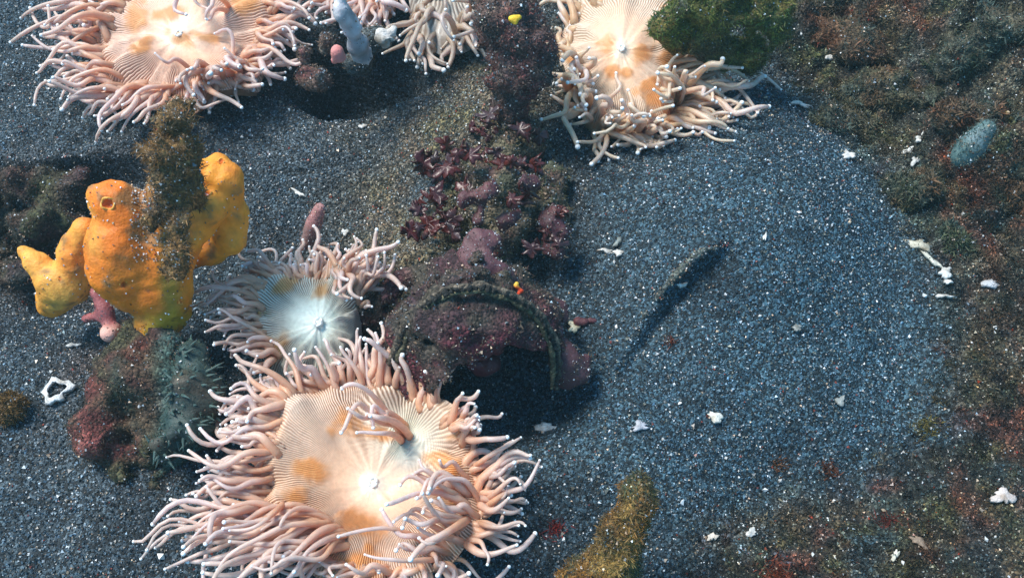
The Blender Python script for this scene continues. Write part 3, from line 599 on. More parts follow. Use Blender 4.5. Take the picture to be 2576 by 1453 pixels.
# spiny teal sponge
ch = [[S(470, 900, .06, 40), S(490, 980, .05, 44), S(480, 1060, .04, 46), S(430, 1110, .03, 36)]]
V, F = blob(ch, 0.0036, 0.015, 0.018, 34, amp2=0.004, nf2=120, seed=5); C = palette(V, [(0.020, 0.042, 0.038), (0.036, 0.066, 0.060), (0.024, 0.028, 0.022), (0.06, 0.05, 0.034)], 40, 9, 8)
sn = thing('spiny_sponge', 'dark teal sponge bristling with pale spines, beside the largest anemone', 'sponge', G(480, 1090)); part_np('body', V, F, C, 'sponge', sn)
N = normals(V, F); cand = np.where(N[:, 2] > -0.1)[0]
for j in RNG.choice(cand, 90, replace=False):
    n_ = N[j] + 0.25 * rand_unit(1)[0] + np.array([0.35, 0, 0]); n_ /= np.linalg.norm(n_); L = RNG.uniform(0.005, 0.014); t = np.linspace(0, 1, 5)
    pts = V[j] - n_ * 0.002 + n_ * L * t[:, None] + np.array([0, 0, -0.003]) * t[:, None] ** 2
    v, f = tube(pts, 0.0020 * (1 - 0.9 * t), 5); part_np('spine', v, fix_tri(f), (0.055, 0.10, 0.092), 'sponge', sn)
crust_cover(sn, V, F, 500, 300, [(0.05, 0.12, 0.10), (0.10, 0.10, 0.06)], 0.006, 0.0007, 8)

# ================================================================== CENTRE: branch, maroon cluster, arched rock
ch = [[S(1255, -40, .17, 60), S(1265, 40, .16, 56), S(1310, 100, .14, 62), S(1310, 165, .115, 60), S(1295, 220, .09, 44), S(1288, 275, .06, 36), S(1285, 330, .03, 34)], [S(1240, 90, .13, 28)], [S(1350, 140, .13, 26)]]
V, F = blob(ch, 0.0038, 0.016, 0.013, 40, amp2=0.004, nf2=130, seed=31)
C = palette(V, [(0.10, 0.055, 0.048), (0.13, 0.085, 0.065), (0.18, 0.05, 0.045), (0.07, 0.05, 0.05)], 34, 19, 7)
br = thing('encrusted_branch', 'reddish brown crusted branch leaning down from the top edge between two anemones', 'branch', G(1285, 340)); part_np('branch', V, F, C, 'crust', br)
crust_cover(br, V, F, 4200, 3600, [(0.17, 0.09, 0.08), (0.12, 0.085, 0.07), (0.22, 0.07, 0.06), (0.20, 0.15, 0.12)], 0.006, 0.0009, 6, gwhite=0.14)
V, F = blob([[S(1287, 48, .205, 10), S(1305, 44, .205, 8)], [S(1296, 58, .203, 8)]], 0.0018, 0.003, 0.0012, 150, floor=False)
part_np('yellow_crust', V, F, (0.85, 0.50, 0.03), 'sponge', br)

# knobbly tan rubble under the fronds
ch = [[S(1200, 445, .07, 44), S(1270, 480, .075, 50), S(1330, 470, .07, 42)], [S(1210, 540, .055, 46), S(1290, 560, .055, 50), S(1340, 540, .05, 36)], [S(1240, 620, .045, 48)], [S(1150, 600, .02, 44), S(1100, 560, .02, 40)], [S(1270, 370, .045, 44)], [S(1100, 450, .02, 40), S(1150, 430, .035, 40)], [S(1380, 470, .03, 40), S(1390, 560, .02, 40)], [S(1330, 360, .03, 40)]]
V, F = blob(ch, 0.0036, 0.014, 0.016, 36, amp2=0.003, nf2=120, seed=41)
C = palette(V, [(0.16, 0.13, 0.08), (0.10, 0.075, 0.055), (0.09, 0.10, 0.06), (0.14, 0.05, 0.05)], 36, 29, 8)
kb = thing('encrusted_rubble', 'knobbly tan and green rubble lump among maroon fronds, behind the arched rock', 'rock', G(1260, 640)); part_np('rubble', V, F, C, 'crust', kb)
N = normals(V, F)
crust_cover(kb, V, F, 3000, 3400, [(0.20, 0.16, 0.09), (0.13, 0.10, 0.06), (0.10, 0.12, 0.06)], 0.007, 0.0009, 9, gwhite=0.16)
# maroon fronds
def frond(root, c, nrm, size, col, seed):
    na, nr = 34, 6; a = np.linspace(0, 2 * math.pi, na, endpoint=False); rho = np.linspace(0, 1, nr)
    RH, A = np.meshgrid(rho, a, indexing='ij'); rg = np.random.default_rng(seed); lob = 1 + 0.28 * np.sin(3 * A + rg.uniform(0, 6)) + 0.20 * np.sin(5 * A + rg.uniform(0, 6)) + 0.22 * np.sin(8 * A + rg.uniform(0, 6)) + 0.12 * np.sin(13 * A + rg.uniform(0, 6))
    u = RH * lob * np.cos(A) * size; v = RH * lob * np.sin(A) * size * rg.uniform(0.6, 0.95)
    w = 0.24 * size * np.sin(u / size * 2.4 + rg.uniform(0, 6)) + 0.20 * size * np.cos(v / size * 2.8 + rg.uniform(0, 6)) + 0.16 * size * RH ** 2 * np.sin(6 * A + rg.uniform(0, 6))
    nrm = np.array(nrm) / np.linalg.norm(nrm); x = np.cross(nrm, [0.3, 1, 0.2]); x /= np.linalg.norm(x); y = np.cross(nrm, x)
    top = c + u[..., None] * x + v[..., None] * y + w[..., None] * nrm; th = (0.0016 * (1 - 0.75 * RH ** 3))[..., None]
    V = np.concatenate([(top + nrm * th).reshape(-1, 3), (top - nrm * th).reshape(-1, 3)]); k = nr * na
    ii = np.arange(k).reshape(nr, na); jj = np.roll(ii, -1, 1); f = np.stack([ii[:-1], ii[1:], jj[1:], jj[:-1]], -1).reshape(-1, 4)
    e = np.stack([ii[-1], ii[-1] + k, jj[-1] + k, jj[-1]], -1); F = np.concatenate([f, f[:, ::-1] + k, e])
    C = palette(V, [np.array(col), np.array(col) * 0.55, np.array(col) * [1.2, 1.5, 1.4]], 60, seed, 6)
    return part_np('frond', V, F, C, 'frond', root)
fr = thing('maroon_leafy_algae', 'dark maroon leafy algae cluster with ragged fronds behind the arched rock', 'algae', G(1230, 560))
spots = [(1085, 400), (1110, 380), (1130, 420), (1100, 440), (1150, 400), (1170, 375), (1190, 390), (1075, 420), (1215, 400), (1240, 385), (1265, 400), (1290, 420), (1310, 410), (1340, 400), (1365, 420),
         (1050, 520), (1075, 500), (1060, 560), (1090, 540), (1110, 560), (1085, 580), (1045, 570), (1110, 500), (1130, 540), (1140, 590), (1170, 480), (1150, 640),
         (1370, 520), (1400, 540), (1385, 570), (1410, 590), (1360, 590), (1395, 620), (1340, 620), (1420, 520), (1300, 510), (1260, 440), (1320, 470), (1240, 340), (1215, 300), (1275, 310), (1320, 330), (1350, 345), (1200, 330)]
spots = [(x + random.uniform(-16, 16), y + random.uniform(-14, 14)) for x, y in spots for _ in (0, 1)]
for i, (x, y) in enumerate(spots):
    z = 0.062 + 0.02 * math.sin(i * 1.7) + (0.03 if 1150 < x < 1340 and y > 370 else 0); p = W(x, y, z)
    frond(fr, p, (RNG.normal() * 0.7, -0.5 + RNG.normal() * 0.6, 0.7), RW(random.uniform(12, 30), p), [(0.065, 0.010, 0.010), (0.05, 0.016, 0.018), (0.085, 0.013, 0.010)][i % 3], 500 + i)
# purple lumps on the cluster
ch = [[S(1180, 500, .11, 20), S(1215, 490, .115, 22), S(1245, 480, .115, 16)], [S(1210, 520, .105, 18), S(1205, 545, .1, 14)], [S(1320, 470, .10, 18), S(1345, 450, .10, 12)], [S(1265, 560, .09, 18), S(1300, 545, .09, 16)], [S(1385, 545, .07, 26), S(1400, 580, .06, 28), S(1395, 625, .05, 24)]]
V, F = blob(ch, 0.0026, 0.008, 0.008, 70, seed=51); C = palette(V, [(0.095, 0.030, 0.035), (0.07, 0.024, 0.033), (0.12, 0.042, 0.043)], 50, 3, 5)
pl = thing('purple_knob_sponge', 'dusky purple knobs of sponge dotted over the tan rubble lump', 'sponge', G(1260, 600)); part_np('knobs', V, F, C, 'sponge', pl)
crust_cover(pl, V, F, 500, 900, [(0.2, 0.15, 0.1), (0.12, 0.1, 0.07)], 0.004, 0.0008, gwhite=0.35, grr=0.0007)
# arched rock : a dome with a hollow below and a ribbed rim
cA = W(1195, 905, 0.02); ra = RW(222, cA)
def arch_field(P):
    q = (P - np.array([cA[0], cA[1] + 0.005, -0.01])) / np.array([ra * 1.08, ra * 1.0, 0.150]); f = (np.linalg.norm(q, axis=-1) - 1) * 0.085
    f = np.minimum(f, sd_chain(P, [[S(930, 800, .03, 50), S(900, 820, .02, 46)], [S(985, 720, .05, 36), S(1080, 690, .07, 40)]], 0.02) + 0.0)
    f = f - 0.015 * fbm(P, 24, 4, 61) - 0.008 * fbm(P, 80, 3, 66) + 0.006 * sst(0.35, 0.6, fbm(P, 55, 2, 68))
    hol = (P - np.array([cA[0] + 0.030, cA[1] - 0.066, 0.0])) / np.array([0.086, 0.092, 0.108]); g = -(np.linalg.norm(hol, axis=-1) - 1) * 0.07
    g = g + 0.006 * fbm(P, 40, 3, 71)
    h = np.clip(0.5 - 0.5 * (g - f) / -0.012, 0, 1) * 0
    return np.maximum(f, g)
V, F = nets(arch_field, [cA[0] - ra * 1.75, cA[1] - ra * 1.3, -0.05], [cA[0] + ra * 1.35, cA[1] + ra * 1.4, 0.19], 0.0042)
px, py = to_px(V)
C = palette(V, [(0.070, 0.058, 0.042), (0.036, 0.032, 0.026), (0.065, 0.024, 0.028), (0.045, 0.022, 0.027), (0.085, 0.07, 0.048)], 40, 39, 9)
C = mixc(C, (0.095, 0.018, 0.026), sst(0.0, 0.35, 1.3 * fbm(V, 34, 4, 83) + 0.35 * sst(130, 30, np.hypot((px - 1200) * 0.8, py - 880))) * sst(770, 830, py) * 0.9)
C = mixc(C, (0.16, 0.065, 0.07), 0.6 * sst(60, 40, np.hypot(px - 990, (py - 710)) + 20 * fbm(V, 50, 2, 4)) * 0.8)
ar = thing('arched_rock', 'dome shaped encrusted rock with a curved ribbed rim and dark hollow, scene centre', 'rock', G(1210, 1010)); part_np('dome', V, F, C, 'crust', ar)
crust_cover(ar, V, F, 4200, 5200, [(0.11, 0.09, 0.06), (0.08, 0.065, 0.045), (0.14, 0.11, 0.08), (0.11, 0.045, 0.05)], 0.0055, 0.0009, 14, gwhite=0.05, up=0.1)
# rim : two lips and a row of teeth, lying on the dome
tv = []; from_ = np.linspace(R(178), R(-18), 90)
def on_dome(ox, oy, off):
    best = None
    for z in np.linspace(0.165, 0.0, 120):
        p = W(ox, oy, z)
        q = (p - np.array([cA[0], cA[1] + 0.005, -0.01])) / np.array([ra * 1.08, ra * 1.0, 0.150])
        if np.linalg.norm(q) < 1.0: break
    d = CAM - p; return p + d / np.linalg.norm(d) * off
def rim_px(a, k): return 1196 + (205 * k) * math.cos(a), 925 - (203 * k) * math.sin(a)
def rimline(k, off): return np.array([on_dome(*rim_px(a, k), off) for a in from_])
def smooth_line(p, n=5):
    q = np.pad(p, ((n, n), (0, 0)), mode='edge'); ker = np.ones(2 * n + 1) / (2 * n + 1)
    return np.stack([np.convolve(q[:, i], ker, 'valid') for i in range(3)], 1)
for k, off, rr, col in ((1.032, 0.0115, 0.0032, (0.14, 0.11, 0.08)), (0.96, 0.0098, 0.0022, (0.13, 0.115, 0.065))):
    p = smooth_line(rimline(k, off)); p = p + 0.0022 * np.stack([vn(p, 90, 3), vn(p, 90, 4), vn(p, 90, 5)], 1)
    v, f = tube(p, rr * (1 + 0.55 * vn(p, 260, 9)), 9); part_np('rim_lip', v, fix_tri(f), palette(v, [col, np.array(col) * 0.6], 80, 3), 'crust', ar)
p = smooth_line(rimline(0.995, 0.0118))
for i in range(2, 88, 2):
    v = grains(p[i:i + 1], np.array([[0.02, 0.02, 0.018]]), np.array([0.0040]), 'bip'); part_np('tooth', v[0], v[1], v[2], 'crust', ar)
# purple saddle
ch = [[S(1205, 600, .12, 24), S(1245, 602, .12, 20)], [S(1215, 640, .115, 32), S(1215, 680, .118, 30), S(1260, 695, .112, 22), S(1300, 715, .105, 10)], [S(1185, 660, .112, 24), S(1180, 695, .118, 14)]]
V, F = blob(ch, 0.003, 0.012, 0.007, 50, amp2=0.0015, seed=71); C = palette(V, [(0.115, 0.045, 0.052), (0.09, 0.035, 0.045), (0.135, 0.058, 0.06)], 45, 5, 5); C = mixc(C, (0.04, 0.015, 0.015), sst(0.5, 0.62, fbm(V, 150, 2, 8)))
sd2 = thing('purple_saddle_sponge', 'dusky purple sponge sheet draped over the crest of the arched rock', 'sponge', G(1220, 760)); part_np('sheet', V, F, C, 'sponge', sd2)
crust_cover(sd2, V, F, 0, 800, BROWN, gwhite=0.4, grr=0.0006)
V, F = blob([[S(1297, 718, .125, 5), S(1310, 730, .12, 6)], [S(1300, 710, .126, 4)], [S(1304, 738, .12, 4)]], 0.0013, 0.002, 0.002, 220, floor=False); px, py = to_px(V)
t_ = thing('red_yellow_sponge', 'tiny bright red and yellow sponge spot on the ribbed rim', 'sponge', W(1300, 720, .12)); part_np('crust', V, F, mixc((0.75, 0.42, 0.04), (0.75, 0.07, 0.02), sst(714, 726, py)), 'sponge', t_)
# purple lobes right
ch = [[S(1408, 868, .05, 26), S(1425, 915, .045, 34), S(1455, 940, .035, 26), S(1470, 905, .035, 15)], [S(1420, 955, .03, 30)], [S(1385, 760, .06, 12), S(1410, 775, .055, 16), S(1422, 800, .05, 12)], [S(1400, 830, .05, 20)]]
V, F = blob(ch, 0.003, 0.009, 0.004, 55, seed=81); C = palette(V, [(0.115, 0.043, 0.05), (0.09, 0.032, 0.04), (0.135, 0.056, 0.06)], 45, 5, 5)
t_ = thing('purple_lobe_sponge', 'lumpy dusky purple sponge lobes hugging the right side of the arched rock', 'sponge', G(1430, 980)); part_np('lobes', V, F, C, 'sponge', t_); crust_cover(t_, V, F, 200, 420, [(0.2, 0.15, 0.1), (0.12, 0.1, 0.07)], 0.005, 0.0007, gwhite=0.5, grr=0.0007)
for (lbl, ox, oy, r) in (('larger of two maroon oval nodules on the sand right of the arched rock', 1462, 808, 17), ('smaller of two maroon oval nodules on the sand right of the arched rock', 1490, 806, 12)):
    V, F = blob([[S(ox - r * 0.5, oy, .02, r * 0.7), S(ox + r * 0.5, oy + 2, .02, r * 0.65)]], 0.002, 0.004, 0.0015, 90, floor=False)
    t_ = thing('maroon_nodule', lbl, 'nodule', G(ox, oy + 6), 'maroon nodules by the arched rock'); part_np('nodule', V, F, palette(V, [(0.13, 0.045, 0.05), (0.09, 0.03, 0.035)], 60, 1), 'sponge', t_)
# maroon crust inside the hollow
ch = [[S(1110, 870, .085, 16), S(1160, 850, .105, 24), S(1215, 865, .10, 24), S(1250, 880, .085, 18)], [S(1180, 900, .075, 26), S(1235, 915, .06, 26)], [S(1185, 805, .125, 13), S(1200, 830, .115, 16)], [S(1295, 848, .10, 12)]]
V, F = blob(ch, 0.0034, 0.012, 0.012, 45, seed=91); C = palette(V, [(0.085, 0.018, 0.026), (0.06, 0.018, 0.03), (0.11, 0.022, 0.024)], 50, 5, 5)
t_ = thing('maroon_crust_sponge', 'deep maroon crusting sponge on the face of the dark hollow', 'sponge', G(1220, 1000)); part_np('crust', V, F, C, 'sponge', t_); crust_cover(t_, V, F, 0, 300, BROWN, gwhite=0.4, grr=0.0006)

# ================================================================== lilac tube group at top
ch = [[S(842, -30, .16, 17), S(864, 30, .14, 19), S(886, 80, .115, 20), S(896, 112, .095, 22), S(915, 142, .075, 17), S(930, 160, .065, 10)]]
V, F = blob(ch, 0.0030, 0.008, 0.007, 60, amp2=0.0018, nf2=170, seed=101); C = palette(V, [(0.56, 0.54, 0.58), (0.66, 0.62, 0.64), (0.24, 0.26, 0.29)], 55, 7, 6)
t_ = thing('lilac_tube_sponge', 'pale lilac grey tube sponge hanging down from the top edge', 'sponge', G(905, 210)); part_np('tube', V, F, C, 'sponge', t_); crust_cover(t_, V, F, 0, 200, BROWN, gwhite=0.2)
ch = [[S(925, 110, .075, 34), S(955, 95, .075, 30)], [S(900, 165, .05, 34)]]
V, F = blob(ch, 0.0034, 0.012, 0.010, 45, seed=103); C = palette(V, [(0.06, 0.075, 0.08), (0.10, 0.10, 0.09)], 50, 7, 6)
t_ = thing('dark_stone', 'dark grey crusted stone against the lower end of the lilac tube', 'rock', G(920, 200)); part_np('stone', V, F, C, 'crust', t_); crust_cover(t_, V, F, 300, 500, BROWN, 0.005, gwhite=0.25)
V, F = blob([[S(965, 88, .10, 18), S(985, 82, .10, 15)], [S(970, 105, .095, 12)], [S(995, 95, .095, 7)]], 0.0026, 0.007, 0.006, 90, amp2=0.0025, nf2=200, seed=105, floor=False)
t_ = thing('white_coral_knob', 'knobbly white coral bit stuck on the dark stone near the top', 'coral', W(972, 98, .085)); part_np('knob', V, F, palette(V, [(0.72, 0.64, 0.58), (0.80, 0.78, 0.76), (0.25, 0.2, 0.15)], 90, 2, 5), 'shell', t_)
V, F = blob([[S(848, 130, .105, 18), S(852, 142, .10, 17)], [S(842, 152, .09, 10)]], 0.0026, 0.006, 0.002, 70, seed=107, floor=False)
t_ = thing('pink_bulb', 'round pink bulb against the left side of the lilac tube', 'sponge', W(848, 150, .08)); part_np('bulb', V, F, palette(V, [(0.72, 0.30, 0.26), (0.62, 0.22, 0.2)], 60, 2, 5), 'sponge', t_)
V, F = blob([[S(815, 125, .08, 14), S(822, 95, .095, 14)], [S(770, 130, .07, 16), S(765, 160, .06, 12)], [S(775, 190, .03, 26), S(810, 205, .03, 22)]], 0.003, 0.008, 0.008, 60, seed=109)
t_ = thing('maroon_rubble', 'dark maroon rubble with coral bits in the hollow below the top left anemone', 'rubble', G(790, 215)); part_np('rubble', V, F, palette(V, [(0.16, 0.05, 0.05), (0.10, 0.06, 0.05), (0.22, 0.16, 0.12)], 60, 2, 6), 'crust', t_); crust_cover(t_, V, F, 400, 350, [(0.3, 0.22, 0.16), (0.16, 0.09, 0.06)], 0.006, 0.001, gwhite=0.2)
# pink tube on the mid sand
V, F = blob([[S(805, 525, .055, 17), S(790, 560, .04, 18), S(772, 610, .02, 18)]], 0.003, 0.006, 0.003, 60, seed=111); C = palette(V, [(0.42, 0.19, 0.18), (0.34, 0.15, 0.14), (0.30, 0.20, 0.18)], 50, 3, 5)
t_ = thing('pink_tube_sponge', 'small dusty pink tube sponge standing behind the mint white anemone', 'sponge', G(772, 625)); part_np('tube', V, F, C, 'sponge', t_); crust_cover(t_, V, F, 150, 120, [(0.3, 0.2, 0.18), (0.2, 0.12, 0.1)], 0.005, 0.0006)

# ================================================================== green clump, bank lumps, stump
ch = [[S(1700, 60, .10, 50), S(1760, 40, .11, 60), S(1780, 110, .08, 46)], [S(1850, -20, .13, 70), S(1920, 20, .12, 60), S(1960, 80, .10, 50)], [S(1820, 140, .06, 44), S(1880, 130, .06, 46)], [S(1700, 110, .07, 28)]]
V, F = blob(ch, 0.004, 0.02, 0.022, 26, cut=[(lambda p, n: tuple(p + 0 * n) + (RW(38, p),))(*hit(ch, 1862, 22, 0.02))], amp2=0.004, nf2=110, seed=121)
C = palette(V, [(0.12, 0.13, 0.02), (0.06, 0.09, 0.03), (0.17, 0.12, 0.03), (0.05, 0.06, 0.045), (0.20, 0.15, 0.03)], 26, 49, 8)
t_ = thing('green_algae_clump', 'olive green algae covered rock with a dark hole, right of the cream anemone', 'rock', G(1830, 190)); part_np('rock', V, F, C, 'crust', t_)
crust_cover(t_, V, F, 4500, 1500, [(0.16, 0.17, 0.03), (0.08, 0.15, 0.04), (0.20, 0.15, 0.05), (0.10, 0.11, 0.06)], 0.009, 0.0010, 17, gwhite=0.1)
LUMPS = [('low rust brown turf lump at the top of the right bank', [(2080, 110, 60), (2160, 90, 70)], 0), ('long olive brown turf ridge across the right bank', [(2180, 230, 60), (2280, 250, 55), (2370, 230, 50)], 1),
         ('teal grey turf lump in the upper right corner', [(2440, 120, 80), (2530, 80, 80)], 2), ('rust red turf lump above the teal tube on the right bank', [(2380, 310, 45), (2460, 280, 50)], 0),
         ('brown turf lump at the near edge of the right bank, above the white shell chips', [(2080, 300, 44), (2160, 340, 50)], 1), ('dark olive turf lump right of the pale chain of shell bits', [(2420, 610, 46), (2480, 640, 40)], 2),
         ('rusty turf lump at the right edge below the teal tube', [(2540, 470, 50), (2580, 540, 50)], 0), ('dark turf hump beside the green clump under the top edge', [(2030, 30, 50), (2080, 10, 50)], 1),
         ('brown turf lump between the white chips and the teal tube', [(2330, 430, 42), (2270, 460, 36)], 1), ('teal turf lump at the right edge level with the olive ridge', [(2560, 250, 60), (2600, 320, 50)], 2)]
PAL = [[(0.15, 0.06, 0.03), (0.09, 0.07, 0.04), (0.20, 0.10, 0.05)], [(0.11, 0.09, 0.04), (0.06, 0.07, 0.04), (0.15, 0.08, 0.04), (0.05, 0.08, 0.07)], [(0.04, 0.09, 0.09), (0.06, 0.075, 0.04), (0.10, 0.08, 0.05)]]
for i, (lbl, pts, pi) in enumerate(LUMPS):
    c = [];
    for ox, oy, r in pts:
        g = G(ox, oy); c.append((g[0], g[1], g[2] - 0.004, RW(r, g) * 0.62))
    V, F = blob([c], 0.0048, 0.02, 0.036, 26, amp2=0.006, nf2=90, seed=130 + i * 3, floor=False); C = 0.5 * palette(V, PAL[pi], 30, 200 + i, 8) + 0.5 * bank_col(V)
    t_ = thing('turf_covered_rubble', lbl, 'rubble', c[0][:3], 'turf covered rubble on the right bank'); part_np('rubble', V, F, C, 'crust', t_)
    crust_cover(t_, V, F, 1500, 500, [np.array(q) * 1.4 for q in PAL[pi] + [(0.10, 0.09, 0.06), (0.05, 0.08, 0.07)]], 0.009, 0.0013, 30 + i, gwhite=0.15)
V, F = blob([[S(2480, 330, .11, 26), S(2445, 365, .10, 28), S(2415, 395, .09, 25)]], 0.0034, 0.008, 0.004, 50, seed=161, floor=False)
t_ = thing('teal_tube_sponge', 'stubby teal grey tube sponge lying on the right bank', 'sponge', G(2430, 410)); part_np('tube', V, F, palette(V, [(0.09, 0.16, 0.16), (0.13, 0.19, 0.21), (0.08, 0.10, 0.08)], 40, 3, 6), 'sponge', t_); crust_cover(t_, V, F, 400, 200, [(0.12, 0.2, 0.18), (0.15, 0.14, 0.1)], 0.006)
# stump at the bottom
ch = [[S(1618, 1205, .125, 5), S(1603, 1255, .11, 18), S(1574, 1335, .085, 38), S(1535, 1420, .055, 58), S(1500, 1500, .03, 70)], [S(1450, 1425, .03, 24), S(1420, 1480, .02, 26)], [S(1570, 1222, .115, 6), S(1600, 1232, .117, 10)]]
V, F = blob(ch, 0.0034, 0.018, 0.007, 40, amp2=0.003, nf2=130, seed=171); C = palette(V, [(0.26, 0.12, 0.025), (0.16, 0.08, 0.025), (0.05, 0.075, 0.05), (0.30, 0.19, 0.05)], 40, 59, 8)
t_ = thing('algae_covered_stump', 'orange brown fuzzy stump leaning up at the bottom edge', 'stump', G(1480, 1500)); part_np('stump', V, F, C, 'crust', t_)
crust_cover(t_, V, F, 5500, 1500, [(0.36, 0.18, 0.04), (0.26, 0.12, 0.03), (0.06, 0.10, 0.06), (0.38, 0.25, 0.08), (0.10, 0.10, 0.05)], 0.0065, 0.0007, 71)
ch = [[S(-20, 470, .005, 42), S(40, 480, .005, 40), S(100, 470, .0, 38), S(170, 480, -.005, 36)], [S(20, 560, -.015, 50), S(90, 570, -.015, 54), S(150, 560, -.02, 40)], [S(0, 640, -.02, 40), S(60, 700, -.01, 30)]]
V, F = blob(ch, 0.0042, 0.018, 0.034, 26, amp2=0.005, nf2=110, seed=175); C = palette(V, [(0.050, 0.032, 0.024), (0.085, 0.045, 0.028), (0.030, 0.034, 0.028), (0.06, 0.06, 0.025), (0.075, 0.03, 0.035)], 32, 61, 9)
t_ = thing('encrusted_ledge', 'dark brown crusted rock ledge in the hollow behind the orange sponge', 'rock', G(80, 600)); part_np('rock', V, F, C, 'crust', t_)
crust_cover(t_, V, F, 2600, 2200, [(0.11, 0.07, 0.045), (0.07, 0.05, 0.035), (0.05, 0.06, 0.04), (0.13, 0.05, 0.04)], 0.006, 0.0009, 75)
# brown ball
V, F = blob([[(*(G(35, 1035) + [0, 0, 0.008]), RW(36, G(35, 1035)))]], 0.0028, 0.006, 0.004, 60, seed=181)
t_ = thing('brown_algae_ball', 'round golden brown algae tuft on sand at the left edge', 'algae', G(35, 1060)); part_np('ball', V, F, palette(V, [(0.15, 0.09, 0.025), (0.10, 0.055, 0.02), (0.2, 0.12, 0.04)], 50, 4, 6), 'crust', t_); crust_cover(t_, V, F, 900, 200, [(0.24, 0.14, 0.04), (0.16, 0.09, 0.03)], 0.006, 0.0009)
# half-buried curved stick
P0 = [G(1825, 618, .004), G(1790, 632, .010), G(1750, 650, .014), G(1715, 685, .016), G(1690, 712, .014), G(1655, 750, .008), G(1620, 795, .005), G(1580, 850, .004), G(1550, 890, .002)]
w = [2, 4, 7, 8, 6.5, 5, 4.5, 4, 3]; chn = [(p[0], p[1], p[2] - 0.0045, RW(r, p)) for p, r in zip(P0, w)]
V, F = blob([chn], 0.0024, 0.004, 0.0035, 70, seed=191, floor=False); px, py = to_px(V)
C = palette(V, [(0.13, 0.15, 0.13), (0.07, 0.085, 0.08), (0.18, 0.17, 0.12)], 50, 3, 6)
t_ = thing('buried_stick', 'curved grey stick half buried in the open sand right of centre', 'stick', P0[4]); part_np('stick', V, F, C, 'crust', t_); crust_cover(t_, V, F, 0, 500, BROWN, gwhite=0.06)

# ================================================================== shells and small bits
def chip(lbl, ox, oy, size, asp, ang, seed, col=(0.82, 0.80, 0.76), name='shell_fragment', cat='shell', dz=0.0022, ring=False):
    g = G(ox, oy); s = RW(size, g); rg = np.random.default_rng(seed); na, nr = 22, 5
    a = np.linspace(0, 2 * math.pi, na, endpoint=False); rho = np.linspace(0.62 if ring else 0.0, 1, nr); RH, A = np.meshgrid(rho, a, indexing='ij')
    lob = 1 + 0.22 * np.sin(2 * A + rg.uniform(0, 6)) + 0.20 * np.sin(3 * A + rg.uniform(0, 6)) + 0.13 * np.sin(5 * A + rg.uniform(0, 6)) + 0.08 * np.sin(8 * A + rg.uniform(0, 6))
    if ring: lob = 1 + 0.16 * np.sin(3 * A + rg.uniform(0, 6)) + 0.10 * np.sin(5 * A)
    u = RH * lob * np.cos(A) * s; v = RH * lob * np.sin(A) * s * asp; c, q = math.cos(R(ang)), math.sin(R(ang))
    x = u * c - v * q; y = u * q + v * c; jg = 1 + 0.16 * rg.normal(size=na)[None, :] * RH ** 2; x = x * jg; y = y * jg; z = 0.16 * s * (1 - RH ** 2) + 0.10 * s * np.sin(3.1 * x / s + rg.uniform(0, 6)) + 0.12 * s * rg.normal() * y / s
    th = 0.0010 + 0.05 * s
    T = np.stack([x, y, z + th], -1).reshape(-1, 3); B = np.stack([x, y, z - th], -1).reshape(-1, 3); V = np.concatenate([T, B]); k = nr * na
    ii = np.arange(k).reshape(nr, na); jj = np.roll(ii, -1, 1); f = np.stack([ii[:-1], ii[1:], jj[1:], jj[:-1]], -1).reshape(-1, 4)
    e = np.stack([ii[-1], ii[-1] + k, jj[-1] + k, jj[-1]], -1); F = [f, f[:, ::-1] + k, e]
    if ring: F.append(np.stack([ii[0], jj[0], jj[0] + k, ii[0] + k], -1))
    C = palette(V, [np.array(col), np.array(col) * 0.8, np.array(col) * [0.42, 0.38, 0.33], np.array(col) * 0.6], 210, seed, 7)
    o = obj(name, mesh_np(name, V, np.concatenate(F), C), 'shell', loc=tuple(g + [0, 0, dz]))
    return tag(o, lbl, cat, 'shell fragments and chips on the sand')
